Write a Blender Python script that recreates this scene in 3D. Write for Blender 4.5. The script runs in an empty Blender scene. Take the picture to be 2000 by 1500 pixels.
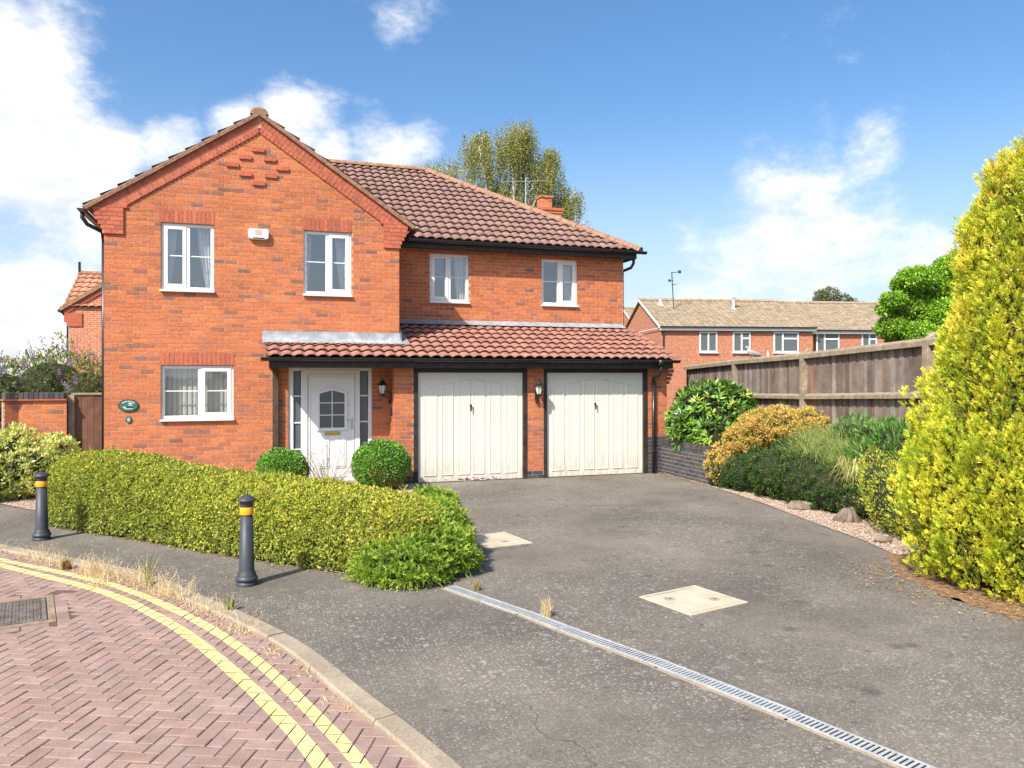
import bpy, math, random
import numpy as np
from mathutils import Vector, Matrix

random.seed(8); RNG = np.random.default_rng(8)
scene = bpy.context.scene
col = scene.collection

# ------------------------------------------------------------------ camera
cam_d = bpy.data.cameras.new('camera'); cam = bpy.data.objects.new('camera', cam_d); col.objects.link(cam)
cam.location = (2.49, -14.51, 2.0)
cam.rotation_euler = (math.radians(90), 0, math.radians(-18.246))
cam_d.sensor_width = 36; cam_d.lens = 27.0; cam_d.shift_y = -0.0085
cam_d.clip_start = 0.05; cam_d.clip_end = 3000
scene.camera = cam

# ------------------------------------------------------------------ light
SUN_DIR = Vector((1.25, 1.0, -1.6)).normalized()
sun_d = bpy.data.lights.new('sun', 'SUN'); sun = bpy.data.objects.new('sun', sun_d); col.objects.link(sun)
sun_d.energy = 5.0; sun_d.angle = math.radians(0.53); sun_d.color = (1.0, 0.94, 0.84)
sun.rotation_euler = SUN_DIR.to_track_quat('-Z', 'Y').to_euler(); sun.location = (-10, -20, 30)
scene.view_settings.view_transform = 'Standard'; scene.view_settings.look = 'None'
scene.view_settings.gamma = 1.0; scene.view_settings.use_curve_mapping = False
scene.view_settings.exposure = 0.62

world = bpy.data.worlds.new('World'); scene.world = world; world.use_nodes = True
def build_world():
    nt = world.node_tree; nt.nodes.clear(); N = nt.nodes.new; L = nt.links.new
    out = N('ShaderNodeOutputWorld'); bg = N('ShaderNodeBackground'); bg.inputs['Strength'].default_value = 0.15
    sky = N('ShaderNodeTexSky'); sky.sky_type = 'NISHITA'; sky.sun_disc = False
    sky.sun_elevation = math.radians(45); sky.sun_rotation = math.radians(231.3)
    sky.air_density = 1.0; sky.dust_density = 2.4; sky.ozone_density = 2.6
    hs = N('ShaderNodeHueSaturation'); hs.inputs['Hue'].default_value = 0.5; hs.inputs['Saturation'].default_value = 1.22; hs.inputs['Value'].default_value = 0.94
    L(sky.outputs[0], hs.inputs['Color'])
    tc = N('ShaderNodeTexCoord'); dirv = tc.outputs['Generated']
    def math_(op, a, b=None, c=None, clamp=False):
        n = N('ShaderNodeMath'); n.operation = op; n.use_clamp = clamp
        for i, v in enumerate((a, b, c)):
            if v is None: continue
            if isinstance(v, (int, float)): n.inputs[i].default_value = v
            else: L(v, n.inputs[i])
        return n.outputs[0]
    def noise(scale, detail, rough, stretch, off=0.0):
        mp = N('ShaderNodeMapping'); L(dirv, mp.inputs[0]); mp.inputs['Scale'].default_value = (1, 1, stretch)
        mp.inputs['Location'].default_value = (off, off * .7, off * .3)
        n = N('ShaderNodeTexNoise'); n.inputs['Scale'].default_value = scale; n.inputs['Detail'].default_value = detail
        n.inputs['Roughness'].default_value = rough; L(mp.outputs[0], n.inputs['Vector']); return n.outputs['Fac']
    n1 = noise(4.2, 10, 0.6, 1.8, 3.1); n2 = noise(12, 10, 0.66, 1.7, 9.4)
    fb = math_('MULTIPLY_ADD', n2, 0.35, math_('MULTIPLY', n1, 0.65))       # about 0.5 +- 0.15
    # the bodies of the clouds: (direction, angular radius, weight)
    clouds = [((-.239,.914,.329),.1,.6),((-.231,.938,.258),.126,.62),((-.17,.954,.246),.085,.58),((-.098,.961,.26),.065,.5),((-.02,.958,.285),.057,.5),((.037,.953,.301),.061,.5),((.074,.958,.276),.044,.36),
              ((-.239,.969,.064),.118,.42),((-.153,.971,.183),.117,.42),((-.222,.901,.374),.042,.36),((.663,.705,.253),.06,.36),((.632,.752,.184),.15,.33),((.718,.685,.124),.076,.4),
              ((.173,.888,.427),.054,.23),((.14,.95,.279),.05,.24),((.195,.936,.293),.038,.2),((.569,.815,.11),.18,.22)]
    acc = None
    for d, r, wgt in clouds:
        v = Vector(d).normalized()
        dn = N('ShaderNodeVectorMath'); dn.operation = 'DISTANCE'; L(dirv, dn.inputs[0]); dn.inputs[1].default_value = v
        mr = N('ShaderNodeMapRange'); mr.interpolation_type = 'SMOOTHSTEP'
        mr.inputs['From Min'].default_value = 0; mr.inputs['From Max'].default_value = r * 1.35
        mr.inputs['To Min'].default_value = wgt; mr.inputs['To Max'].default_value = 0
        L(dn.outputs['Value'], mr.inputs['Value'])
        acc = mr.outputs[0] if acc is None else math_('MAXIMUM', acc, mr.outputs[0])
    sep = N('ShaderNodeSeparateXYZ'); L(dirv, sep.inputs[0])
    dens = math_('ADD', fb, math_('MULTIPLY_ADD', acc, 0.62, -0.1))
    cm = N('ShaderNodeMapRange'); cm.interpolation_type = 'SMOOTHSTEP'
    cm.inputs['From Min'].default_value = 0.47; cm.inputs['From Max'].default_value = 0.69
    L(dens, cm.inputs['Value'])
    shade = N('ShaderNodeMapRange'); shade.inputs['From Min'].default_value = .38; shade.inputs['From Max'].default_value = .6
    L(n2, shade.inputs['Value'])
    ramp = N('ShaderNodeMix'); ramp.data_type = 'RGBA'; L(shade.outputs[0], ramp.inputs['Factor'])
    ramp.inputs['A'].default_value = (4.0, 4.2, 4.5, 1); ramp.inputs['B'].default_value = (5.2, 5.2, 5.2, 1)
    hz = N('ShaderNodeMapRange'); hz.interpolation_type = 'SMOOTHSTEP'; hz.inputs['From Min'].default_value = -.02; hz.inputs['From Max'].default_value = .34
    hz.inputs['To Min'].default_value = .75; hz.inputs['To Max'].default_value = 0; L(sep.outputs[2], hz.inputs['Value'])
    hmix = N('ShaderNodeMix'); hmix.data_type = 'RGBA'; L(hz.outputs[0], hmix.inputs['Factor']); L(hs.outputs[0], hmix.inputs['A']); hmix.inputs['B'].default_value = (3.6, 4.1, 4.75, 1)
    mix = N('ShaderNodeMix'); mix.data_type = 'RGBA'
    L(cm.outputs[0], mix.inputs['Factor']); L(hmix.outputs['Result'], mix.inputs['A']); L(ramp.outputs['Result'], mix.inputs['B'])
    L(mix.outputs['Result'], bg.inputs['Color']); L(bg.outputs[0], out.inputs['Surface'])
build_world()

# ------------------------------------------------------------------ materials
MATS = {}
def M(name, base, rough=0.7, attr=False, metal=0.0, spec=0.4, var=(), bump=None, transl=0.0, ramp=None, tint=None, coat=0.0, grime=None):
    """var: list of (scale, low, high, detail) noise multipliers; bump: (scale, strength, distance[, detail]); tint: (scale, colour, lo, hi) noise patches"""
    if name in MATS: return MATS[name]
    m = bpy.data.materials.new(name); m.use_nodes = True; nt = m.node_tree; nt.nodes.clear(); N = nt.nodes.new; L = nt.links.new
    out = N('ShaderNodeOutputMaterial'); b = N('ShaderNodeBsdfPrincipled')
    b.inputs['Roughness'].default_value = rough; b.inputs['Metallic'].default_value = metal
    b.inputs['Specular IOR Level'].default_value = spec; b.inputs['Coat Weight'].default_value = coat
    geo = N('ShaderNodeNewGeometry'); pos = geo.outputs['Position']
    if attr:
        a = N('ShaderNodeAttribute'); a.attribute_name = 'col'; c = a.outputs['Color']
    else:
        r = N('ShaderNodeRGB'); r.outputs[0].default_value = (*base, 1); c = r.outputs[0]
    def nz(scale, detail=4, rough_=.55):
        n = N('ShaderNodeTexNoise'); n.inputs['Scale'].default_value = scale; n.inputs['Detail'].default_value = detail
        n.inputs['Roughness'].default_value = rough_; L(pos, n.inputs['Vector']); return n.outputs['Fac']
    for v in var:
        sc, lo, hi = v[:3]
        mr = N('ShaderNodeMapRange'); mr.inputs['From Min'].default_value = .3; mr.inputs['From Max'].default_value = .7
        mr.inputs['To Min'].default_value = lo; mr.inputs['To Max'].default_value = hi
        L(nz(sc, v[3] if len(v) > 3 else 4), mr.inputs['Value'])
        mx = N('ShaderNodeVectorMath'); mx.operation = 'SCALE'; L(c, mx.inputs[0]); L(mr.outputs[0], mx.inputs['Scale']); c = mx.outputs[0]
    for t in (tint or ()):
        sc, tc_, lo, hi, amt = t
        mr = N('ShaderNodeMapRange'); mr.inputs['From Min'].default_value = lo; mr.inputs['From Max'].default_value = hi
        mr.inputs['To Max'].default_value = amt; L(nz(sc, 6, .65), mr.inputs['Value'])
        mx = N('ShaderNodeMix'); mx.data_type = 'RGBA'; L(mr.outputs[0], mx.inputs['Factor']); L(c, mx.inputs['A']); mx.inputs['B'].default_value = (*tc_, 1); c = mx.outputs['Result']
    if grime:      # splashed dirt low down, streaky
        z0, z1, gc, amt = grime; sp = N('ShaderNodeSeparateXYZ'); L(pos, sp.inputs[0]); mr = N('ShaderNodeMapRange'); mr.inputs['From Min'].default_value = z0; mr.inputs['From Max'].default_value = z1; mr.inputs['To Min'].default_value = amt; mr.inputs['To Max'].default_value = 0; L(sp.outputs[2], mr.inputs['Value'])
        mp = N('ShaderNodeMapping'); L(pos, mp.inputs[0]); mp.inputs['Scale'].default_value = (9, 9, 2.2); n_ = N('ShaderNodeTexNoise'); n_.inputs['Scale'].default_value = 1.5; n_.inputs['Detail'].default_value = 6; n_.inputs['Roughness'].default_value = .7; L(mp.outputs[0], n_.inputs['Vector'])
        m2 = N('ShaderNodeMapRange'); m2.inputs['From Min'].default_value = .38; m2.inputs['From Max'].default_value = .66; L(n_.outputs['Fac'], m2.inputs['Value'])
        mu = N('ShaderNodeMath'); mu.operation = 'MULTIPLY'; L(mr.outputs[0], mu.inputs[0]); L(m2.outputs[0], mu.inputs[1])
        mx = N('ShaderNodeMix'); mx.data_type = 'RGBA'; L(mu.outputs[0], mx.inputs['Factor']); L(c, mx.inputs['A']); mx.inputs['B'].default_value = (*gc, 1); c = mx.outputs['Result']
    L(c, b.inputs['Base Color'])
    if bump:
        bn = N('ShaderNodeBump'); bn.inputs['Strength'].default_value = bump[1]; bn.inputs['Distance'].default_value = bump[2]
        L(nz(bump[0], bump[3] if len(bump) > 3 else 4), bn.inputs['Height']); L(bn.outputs[0], b.inputs['Normal'])
    if transl > 0:
        tr = N('ShaderNodeBsdfTranslucent'); L(c, tr.inputs['Color']); ms = N('ShaderNodeMixShader'); ms.inputs[0].default_value = transl
        L(b.outputs[0], ms.inputs[1]); L(tr.outputs[0], ms.inputs[2]); L(ms.outputs[0], out.inputs['Surface'])
    else: L(b.outputs[0], out.inputs['Surface'])
    MATS[name] = m; return m

def asphalt_mat(name, base, spot_amt):
    m = bpy.data.materials.new(name); m.use_nodes = True; nt = m.node_tree; nt.nodes.clear(); N = nt.nodes.new; L = nt.links.new
    out = N('ShaderNodeOutputMaterial'); b = N('ShaderNodeBsdfPrincipled'); b.inputs['Roughness'].default_value = .88; b.inputs['Specular IOR Level'].default_value = .25
    L(b.outputs[0], out.inputs['Surface']); geo = N('ShaderNodeNewGeometry'); pos = geo.outputs['Position']
    def nz(scale, detail=4, r=.55):
        n = N('ShaderNodeTexNoise'); n.inputs['Scale'].default_value = scale; n.inputs['Detail'].default_value = detail; n.inputs['Roughness'].default_value = r
        L(pos, n.inputs['Vector']); return n.outputs['Fac']
    def mr(v, a, b_, c, d, smooth=False):
        n = N('ShaderNodeMapRange'); n.inputs['From Min'].default_value = a; n.inputs['From Max'].default_value = b_; n.inputs['To Min'].default_value = c; n.inputs['To Max'].default_value = d
        if smooth: n.interpolation_type = 'SMOOTHSTEP'
        L(v, n.inputs['Value']); return n.outputs[0]
    def mul(a, b_):
        n = N('ShaderNodeMath'); n.operation = 'MULTIPLY'; L(a, n.inputs[0])
        if isinstance(b_, float): n.inputs[1].default_value = b_
        else: L(b_, n.inputs[1])
        return n.outputs[0]
    val = mul(mul(mr(nz(.55, 5, .6), .32, .68, .70, 1.26), mr(nz(5, 5, .7), .3, .7, .86, 1.14)), mr(nz(130, 3, .8), .36, .64, .52, 1.5))
    val = mul(val, mr(nz(42, 2, .6), .33, .67, .82, 1.2))
    base_n = N('ShaderNodeRGB'); base_n.outputs[0].default_value = (*base, 1)
    sc = N('ShaderNodeVectorMath'); sc.operation = 'SCALE'; L(base_n.outputs[0], sc.inputs[0]); L(val, sc.inputs['Scale']); c = sc.outputs[0]
    # lichen rosettes and chippings, pale spots of three sizes
    warp = N('ShaderNodeTexNoise'); warp.inputs['Scale'].default_value = 26; warp.inputs['Detail'].default_value = 3; L(pos, warp.inputs['Vector'])
    wv = N('ShaderNodeVectorMath'); wv.operation = 'MULTIPLY_ADD'; L(warp.outputs['Color'], wv.inputs[0]); wv.inputs[1].default_value = (.035, .035, .035); L(pos, wv.inputs[2])
    for scale, lo, hi, cut, amt in ((6.5, .10, .22, .66, .42), (14, .10, .22, .55, .6), (34, .14, .3, .44, .75)):
        vo = N('ShaderNodeTexVoronoi'); vo.inputs['Scale'].default_value = scale; vo.voronoi_dimensions = '2D'; L(wv.outputs[0], vo.inputs['Vector'])
        sp = N('ShaderNodeSeparateColor'); L(vo.outputs['Color'], sp.inputs[0])
        f = mul(mr(vo.outputs['Distance'], lo, hi, 1, 0, True), mr(sp.outputs[0], cut, cut + .25, 0, amt * spot_amt))
        f = mul(f, mr(nz(.7, 3), .35, .6, .25, 1.0))
        mx = N('ShaderNodeMix'); mx.data_type = 'RGBA'; L(f, mx.inputs['Factor']); L(c, mx.inputs['A']); mx.inputs['B'].default_value = (.42, .40, .36, 1); c = mx.outputs['Result']
    ve = N('ShaderNodeTexVoronoi'); ve.voronoi_dimensions = '2D'; ve.feature = 'DISTANCE_TO_EDGE'; ve.inputs['Scale'].default_value = .42; w2 = N('ShaderNodeVectorMath'); w2.operation = 'MULTIPLY_ADD'
    wn = N('ShaderNodeTexNoise'); wn.inputs['Scale'].default_value = 1.6; wn.inputs['Detail'].default_value = 6; L(pos, wn.inputs['Vector']); L(wn.outputs['Color'], w2.inputs[0]); w2.inputs[1].default_value = (.9, .9, 0); L(pos, w2.inputs[2]); L(w2.outputs[0], ve.inputs['Vector'])
    fcr = mul(mr(ve.outputs['Distance'], .0008, .0032, .55, 0), mr(nz(.5, 3), .5, .58, 0, 1.0))      # hairline cracks
    mx = N('ShaderNodeMix'); mx.data_type = 'RGBA'; L(fcr, mx.inputs['Factor']); L(c, mx.inputs['A']); mx.inputs['B'].default_value = (.04, .036, .03, 1); c = mx.outputs['Result']
    for scale, lo, hi, cut in ((1.7, .03, .16, .8), (4.5, .04, .14, .82)):      # old oil drips and patches
        vo = N('ShaderNodeTexVoronoi'); vo.inputs['Scale'].default_value = scale; vo.voronoi_dimensions = '2D'; L(wv.outputs[0], vo.inputs['Vector'])
        sp = N('ShaderNodeSeparateColor'); L(vo.outputs['Color'], sp.inputs[0])
        f = mul(mr(vo.outputs['Distance'], lo, hi, 1, 0, True), mr(sp.outputs[1], cut, cut + .1, 0, .55))
        mx = N('ShaderNodeMix'); mx.data_type = 'RGBA'; L(f, mx.inputs['Factor']); L(c, mx.inputs['A']); mx.inputs['B'].default_value = (.05, .045, .04, 1); c = mx.outputs['Result']
    L(c, b.inputs['Base Color'])
    bn = N('ShaderNodeBump'); bn.inputs['Strength'].default_value = .5; bn.inputs['Distance'].default_value = .004; L(nz(140, 3, .7), bn.inputs['Height']); L(bn.outputs[0], b.inputs['Normal'])
    MATS[name] = m; return m

def brick_far_mat(name, c1, c2, mort, scale=1.0):
    m = bpy.data.materials.new(name); m.use_nodes = True; nt = m.node_tree; N = nt.nodes.new; L = nt.links.new; b = nt.nodes['Principled BSDF']
    b.inputs['Roughness'].default_value = .85
    tc = N('ShaderNodeTexCoord'); sp = N('ShaderNodeSeparateXYZ'); L(tc.outputs['Object'], sp.inputs[0])
    ad = N('ShaderNodeMath'); ad.operation = 'ADD'; L(sp.outputs[0], ad.inputs[0]); L(sp.outputs[1], ad.inputs[1])
    cb = N('ShaderNodeCombineXYZ'); L(ad.outputs[0], cb.inputs[0]); L(sp.outputs[2], cb.inputs[1])
    br = N('ShaderNodeTexBrick'); L(cb.outputs[0], br.inputs['Vector']); br.inputs['Scale'].default_value = 1.0
    br.inputs['Brick Width'].default_value = .225 * scale; br.inputs['Row Height'].default_value = .075 * scale; br.inputs['Mortar Size'].default_value = .006
    br.inputs['Color1'].default_value = (*c1, 1); br.inputs['Color2'].default_value = (*c2, 1); br.inputs['Mortar'].default_value = (*mort, 1)
    nz = N('ShaderNodeTexNoise'); nz.inputs['Scale'].default_value = 9; nz.inputs['Detail'].default_value = 5; L(tc.outputs['Object'], nz.inputs['Vector'])
    mr = N('ShaderNodeMapRange'); mr.inputs['From Min'].default_value = .3; mr.inputs['From Max'].default_value = .7; mr.inputs['To Min'].default_value = .7; mr.inputs['To Max'].default_value = 1.25; L(nz.outputs['Fac'], mr.inputs['Value'])
    s = N('ShaderNodeVectorMath'); s.operation = 'SCALE'; L(br.outputs['Color'], s.inputs[0]); L(mr.outputs[0], s.inputs['Scale']); L(s.outputs[0], b.inputs['Base Color'])
    MATS[name] = m; return m

def glass_mat(name, refl, tint=(.8, .84, .86)):
    m = bpy.data.materials.new(name); m.use_nodes = True; nt = m.node_tree; nt.nodes.clear(); N = nt.nodes.new; L = nt.links.new
    out = N('ShaderNodeOutputMaterial'); t = N('ShaderNodeBsdfTransparent'); t.inputs[0].default_value = (*tint, 1)
    g = N('ShaderNodeBsdfGlossy'); g.inputs['Roughness'].default_value = .015; g.inputs['Color'].default_value = (.95, .97, 1, 1)
    geo = N('ShaderNodeNewGeometry'); nz = N('ShaderNodeTexNoise'); nz.inputs['Scale'].default_value = 2.2; nz.inputs['Detail'].default_value = 2; L(geo.outputs['Position'], nz.inputs['Vector'])
    bn = N('ShaderNodeBump'); bn.inputs['Strength'].default_value = .12; bn.inputs['Distance'].default_value = .02; L(nz.outputs['Fac'], bn.inputs['Height']); L(bn.outputs[0], g.inputs['Normal'])
    fr = N('ShaderNodeValue'); fr.outputs[0].default_value = .03
    ad = N('ShaderNodeMath'); ad.operation = 'ADD'; ad.use_clamp = True; L(fr.outputs[0], ad.inputs[0]); ad.inputs[1].default_value = refl
    mx = N('ShaderNodeMixShader'); L(ad.outputs[0], mx.inputs[0]); L(t.outputs[0], mx.inputs[1]); L(g.outputs[0], mx.inputs[2]); L(mx.outputs[0], out.inputs['Surface'])
    MATS[name] = m; return m

BRICK = M('brick', (.5, .14, .06), .86, attr=True, spec=.2, var=[(26, .72, 1.2, 5), (140, .82, 1.15, 3), (.9, .87, 1.1, 4)], bump=(90, .35, .004), grime=(.1, 1.6, (.24, .12, .08), .55))
MORTAR = M('mortar', (.50, .325, .225), .95, spec=.1, var=[(12, .75, 1.15, 5)])
BLUEBR = M('blue_brick', (.05, .05, .06), .6, attr=True, var=[(40, .75, 1.25)], bump=(80, .3, .003))
BLUEMORT = M('pale_mortar', (.30, .28, .26), .95, var=[(12, .6, 1.1)])
FARBRICK = brick_far_mat('brick_side', (.56, .175, .075), (.43, .145, .075), (.62, .45, .34))
TERRBRICK = brick_far_mat('brick_terrace', (.48, .155, .07), (.36, .125, .065), (.46, .32, .24))
TILE = M('roof_tile', (.3, .13, .09), .82, attr=True, spec=.3, var=[(5, .78, 1.15, 5), (60, .78, 1.2, 4)], bump=(120, .3, .003), tint=[(2.6, (.30, .25, .19), .6, .78, .45)])
RIDGE = M('ridge_tile', (.27, .15, .10), .9, var=[(16, .6, 1.3, 5)], tint=[(11, (.42, .24, .06), .5, .62, .85), (23, (.34, .33, .26), .56, .68, .7)], bump=(40, .7, .012))
HIPT = M('hip_tile', (.30, .165, .11), .9, var=[(14, .65, 1.25, 5)], tint=[(17, (.40, .27, .13), .54, .68, .6), (30, (.14, .10, .08), .6, .7, .6)], bump=(40, .7, .012))
TERRTILE = M('terrace_tile', (.30, .24, .165), .9, attr=True, var=[(3, .75, 1.2, 5), (14, .75, 1.2, 4)])
LEAD = M('lead', (.26, .28, .30), .55, spec=.5, var=[(6, .75, 1.2, 5)], tint=[(4, (.46, .46, .45), .5, .66, .7)], bump=(10, .3, .01))
UPVC = M('white_upvc', (.74, .735, .715), .35, spec=.5, var=[(4, .97, 1.02)])
DOORW = M('door_white', (.76, .755, .75), .32, spec=.5)
CREAM = M('garage_cream', (.66, .635, .555), .42, spec=.45, var=[(1.6, .97, 1.03), (9, .98, 1.01)], tint=[(16, (.5, .42, .32), .66, .8, .25)], grime=(0, .55, (.36, .30, .22), .75))
BLACKP = M('black_plastic', (.016, .017, .019), .32, spec=.5, var=[(14, .7, 1.4)])
BLACKW = M('dark_timber', (.028, .021, .018), .55, var=[(9, .6, 1.6), (50, .7, 1.3)], tint=[(13, (.30, .22, .15), .69, .74, .6)], bump=(60, .4, .004))
BROWNW = M('brown_timber', (.07, .045, .03), .6, var=[(7, .7, 1.3), (60, .75, 1.25)], bump=(50, .4, .003))
GATEW = M('gate_timber', (.15, .07, .042), .75, attr=True, var=[(6, .75, 1.25), (60, .75, 1.25)], bump=(50, .5, .004))
FENCEW = M('weathered_board', (.2, .17, .15), .9, attr=True, var=[(4, .7, 1.25, 5), (70, .7, 1.3, 3)], bump=(70, .6, .004), tint=[(9, (.10, .075, .06), .6, .75, .6)])
FENCER = M('weathered_rail', (.27, .215, .15), .9, var=[(7, .7, 1.25, 5), (50, .75, 1.2)], tint=[(6, (.42, .39, .34), .55, .7, .7), (15, (.10, .078, .045), .58, .7, .8)], bump=(50, .6, .005))
GLASS = glass_mat('window_glass', .10, (.96, .97, .975))
GLASSD = M('obscure_glass', (.10, .115, .12), .16, spec=.6, var=[(90, .6, 1.4, 3)], bump=(110, .6, .004))
ROOM = M('room', (.36, .37, .38), .9, var=[(1.5, .85, 1.1)])
CURTAIN = M('curtain', (.66, .65, .64), .9, transl=.25)
BLIND = M('blind', (.66, .64, .59), .85, transl=.2)
GALV = M('galvanised', (.50, .52, .52), .5, metal=.3, var=[(30, .8, 1.12), (3, .85, 1.1)], tint=[(9, (.30, .26, .2), .6, .74, .55)])
DARKV = M('drain_void', (.012, .012, .012), .9)
CONC = M('concrete', (.31, .255, .185), .92, var=[(3, .8, 1.12, 5), (60, .8, 1.2)], bump=(80, .4, .004), tint=[(9, (.2, .18, .16), .6, .75, .5)])
COVERC = M('cover_concrete', (.47, .41, .31), .92, var=[(4, .8, 1.12, 5), (120, .8, 1.2)], bump=(90, .4, .003), tint=[(5, (.30, .25, .18), .54, .74, .6), (40, (.2, .17, .13), .66, .74, .6)])
GROUT = M('sandy_grout', (.27, .195, .135), .95, var=[(14, .55, 1.25, 5)], tint=[(20, (.40, .31, .21), .55, .68, .6)], bump=(60, .6, .006))
IRON = M('cast_iron', (.17, .14, .12), .75, metal=.2, var=[(8, .7, 1.4), (60, .8, 1.2)], bump=(60, .5, .004))
PAVER = M('paver', (.4, .25, .19), .9, attr=True, spec=.2, var=[(7, .85, 1.13, 5), (170, .72, 1.28, 3)], bump=(150, .5, .004), tint=[(2.3, (.42, .31, .25), .55, .78, .5), (34, (.48, .40, .34), .64, .74, .6)])
SAND = M('joint_sand', (.11, .07, .05), .95, var=[(30, .7, 1.3)], tint=[(3, (.34, .25, .17), .55, .7, .6)])
YELLOW = M('line_paint', (.68, .54, .215), .75, var=[(9, .9, 1.08), (120, .85, 1.12)], tint=[(5, (.62, .54, .29), .45, .7, .6), (50, (.38, .27, .17), .64, .72, .6)])
SOIL = M('soil', (.10, .065, .042), .95, var=[(8, .6, 1.4), (60, .6, 1.4)], bump=(40, .8, .02))
LITTER = M('leaf_litter', (.22, .13, .07), .95, var=[(12, .5, 1.4, 5), (70, .6, 1.4)], bump=(50, .8, .015))
GRAVEL = M('gravel_bed', (.42, .31, .24), .95, var=[(60, .55, 1.35, 3), (6, .85, 1.1)], bump=(70, 1.0, .012))
PEBBLE = M('pebble', (.5, .4, .3), .85, attr=True, var=[(50, .8, 1.2)])
GRASSG = M('ground_cover', (.09, .10, .05), .95, var=[(2, .7, 1.3), (.2, .8, 1.2)])
ASPH = asphalt_mat('asphalt', (.142, .124, .103), .85)
PAVEASPH = ASPH
BOLL = M('bollard_paint', (.040, .046, .056), .5, spec=.4, var=[(9, .85, 1.2), (70, .9, 1.1)], tint=[(22, (.13, .13, .125), .66, .78, .5)])
AMBER = M('amber_reflector', (.9, .36, .01), .3, spec=.6, coat=.4)
BARK = M('bark', (.16, .12, .09), .9, var=[(8, .6, 1.4)], bump=(30, .7, .01))
BIRCHB = M('birch_bark', (.5, .47, .43), .85, var=[(12, .5, 1.2)])
LEAF = M('leaf', (.1, .2, .03), .55, attr=True, spec=.3, transl=.38)
LEAFG = M('glossy_leaf', (.1, .2, .03), .32, attr=True, spec=.5, transl=.15)
CORE = M('shrub_core', (.022, .027, .009), .95, var=[(30, .5, 1.6, 4)])  # near-black, so shade in the gaps between leaves is put into the colour
TERRACOTTA = M('terracotta', (.52, .19, .09), .85, var=[(9, .85, 1.12)])
GREENP = M('plaque_green', (.03, .13, .11), .4, spec=.5, var=[(30, .8, 1.3)])
CREAMP = M('plaque_cream', (.72, .72, .64), .5)
BRASS = M('brass', (.62, .40, .12), .35, metal=.8)
STEEL = M('brushed_steel', (.5, .5, .5), .3, metal=.9)
LAMPG = M('lamp_glass', (.62, .60, .52), .15, spec=.6)
WHITEP = M('white_plastic', (.8, .79, .75), .45)
PINKP = M('alarm_badge', (.72, .36, .33), .5, var=[(60, .8, 1.2)])
STICKER = M('sticker_blue', (.05, .13, .35), .5)
PIGEON = M('feather', (.3, .3, .34), .8, attr=True)
BLUE_STICK = STICKER
AER = M('aerial_metal', (.55, .56, .57), .4, metal=.6)
DARKAER = M('aerial_dark', (.07, .07, .08), .5, metal=.4)
STONE = M('rockery_stone', (.19, .15, .11), .92, var=[(9, .6, 1.3, 5)], bump=(20, .8, .02))

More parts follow.
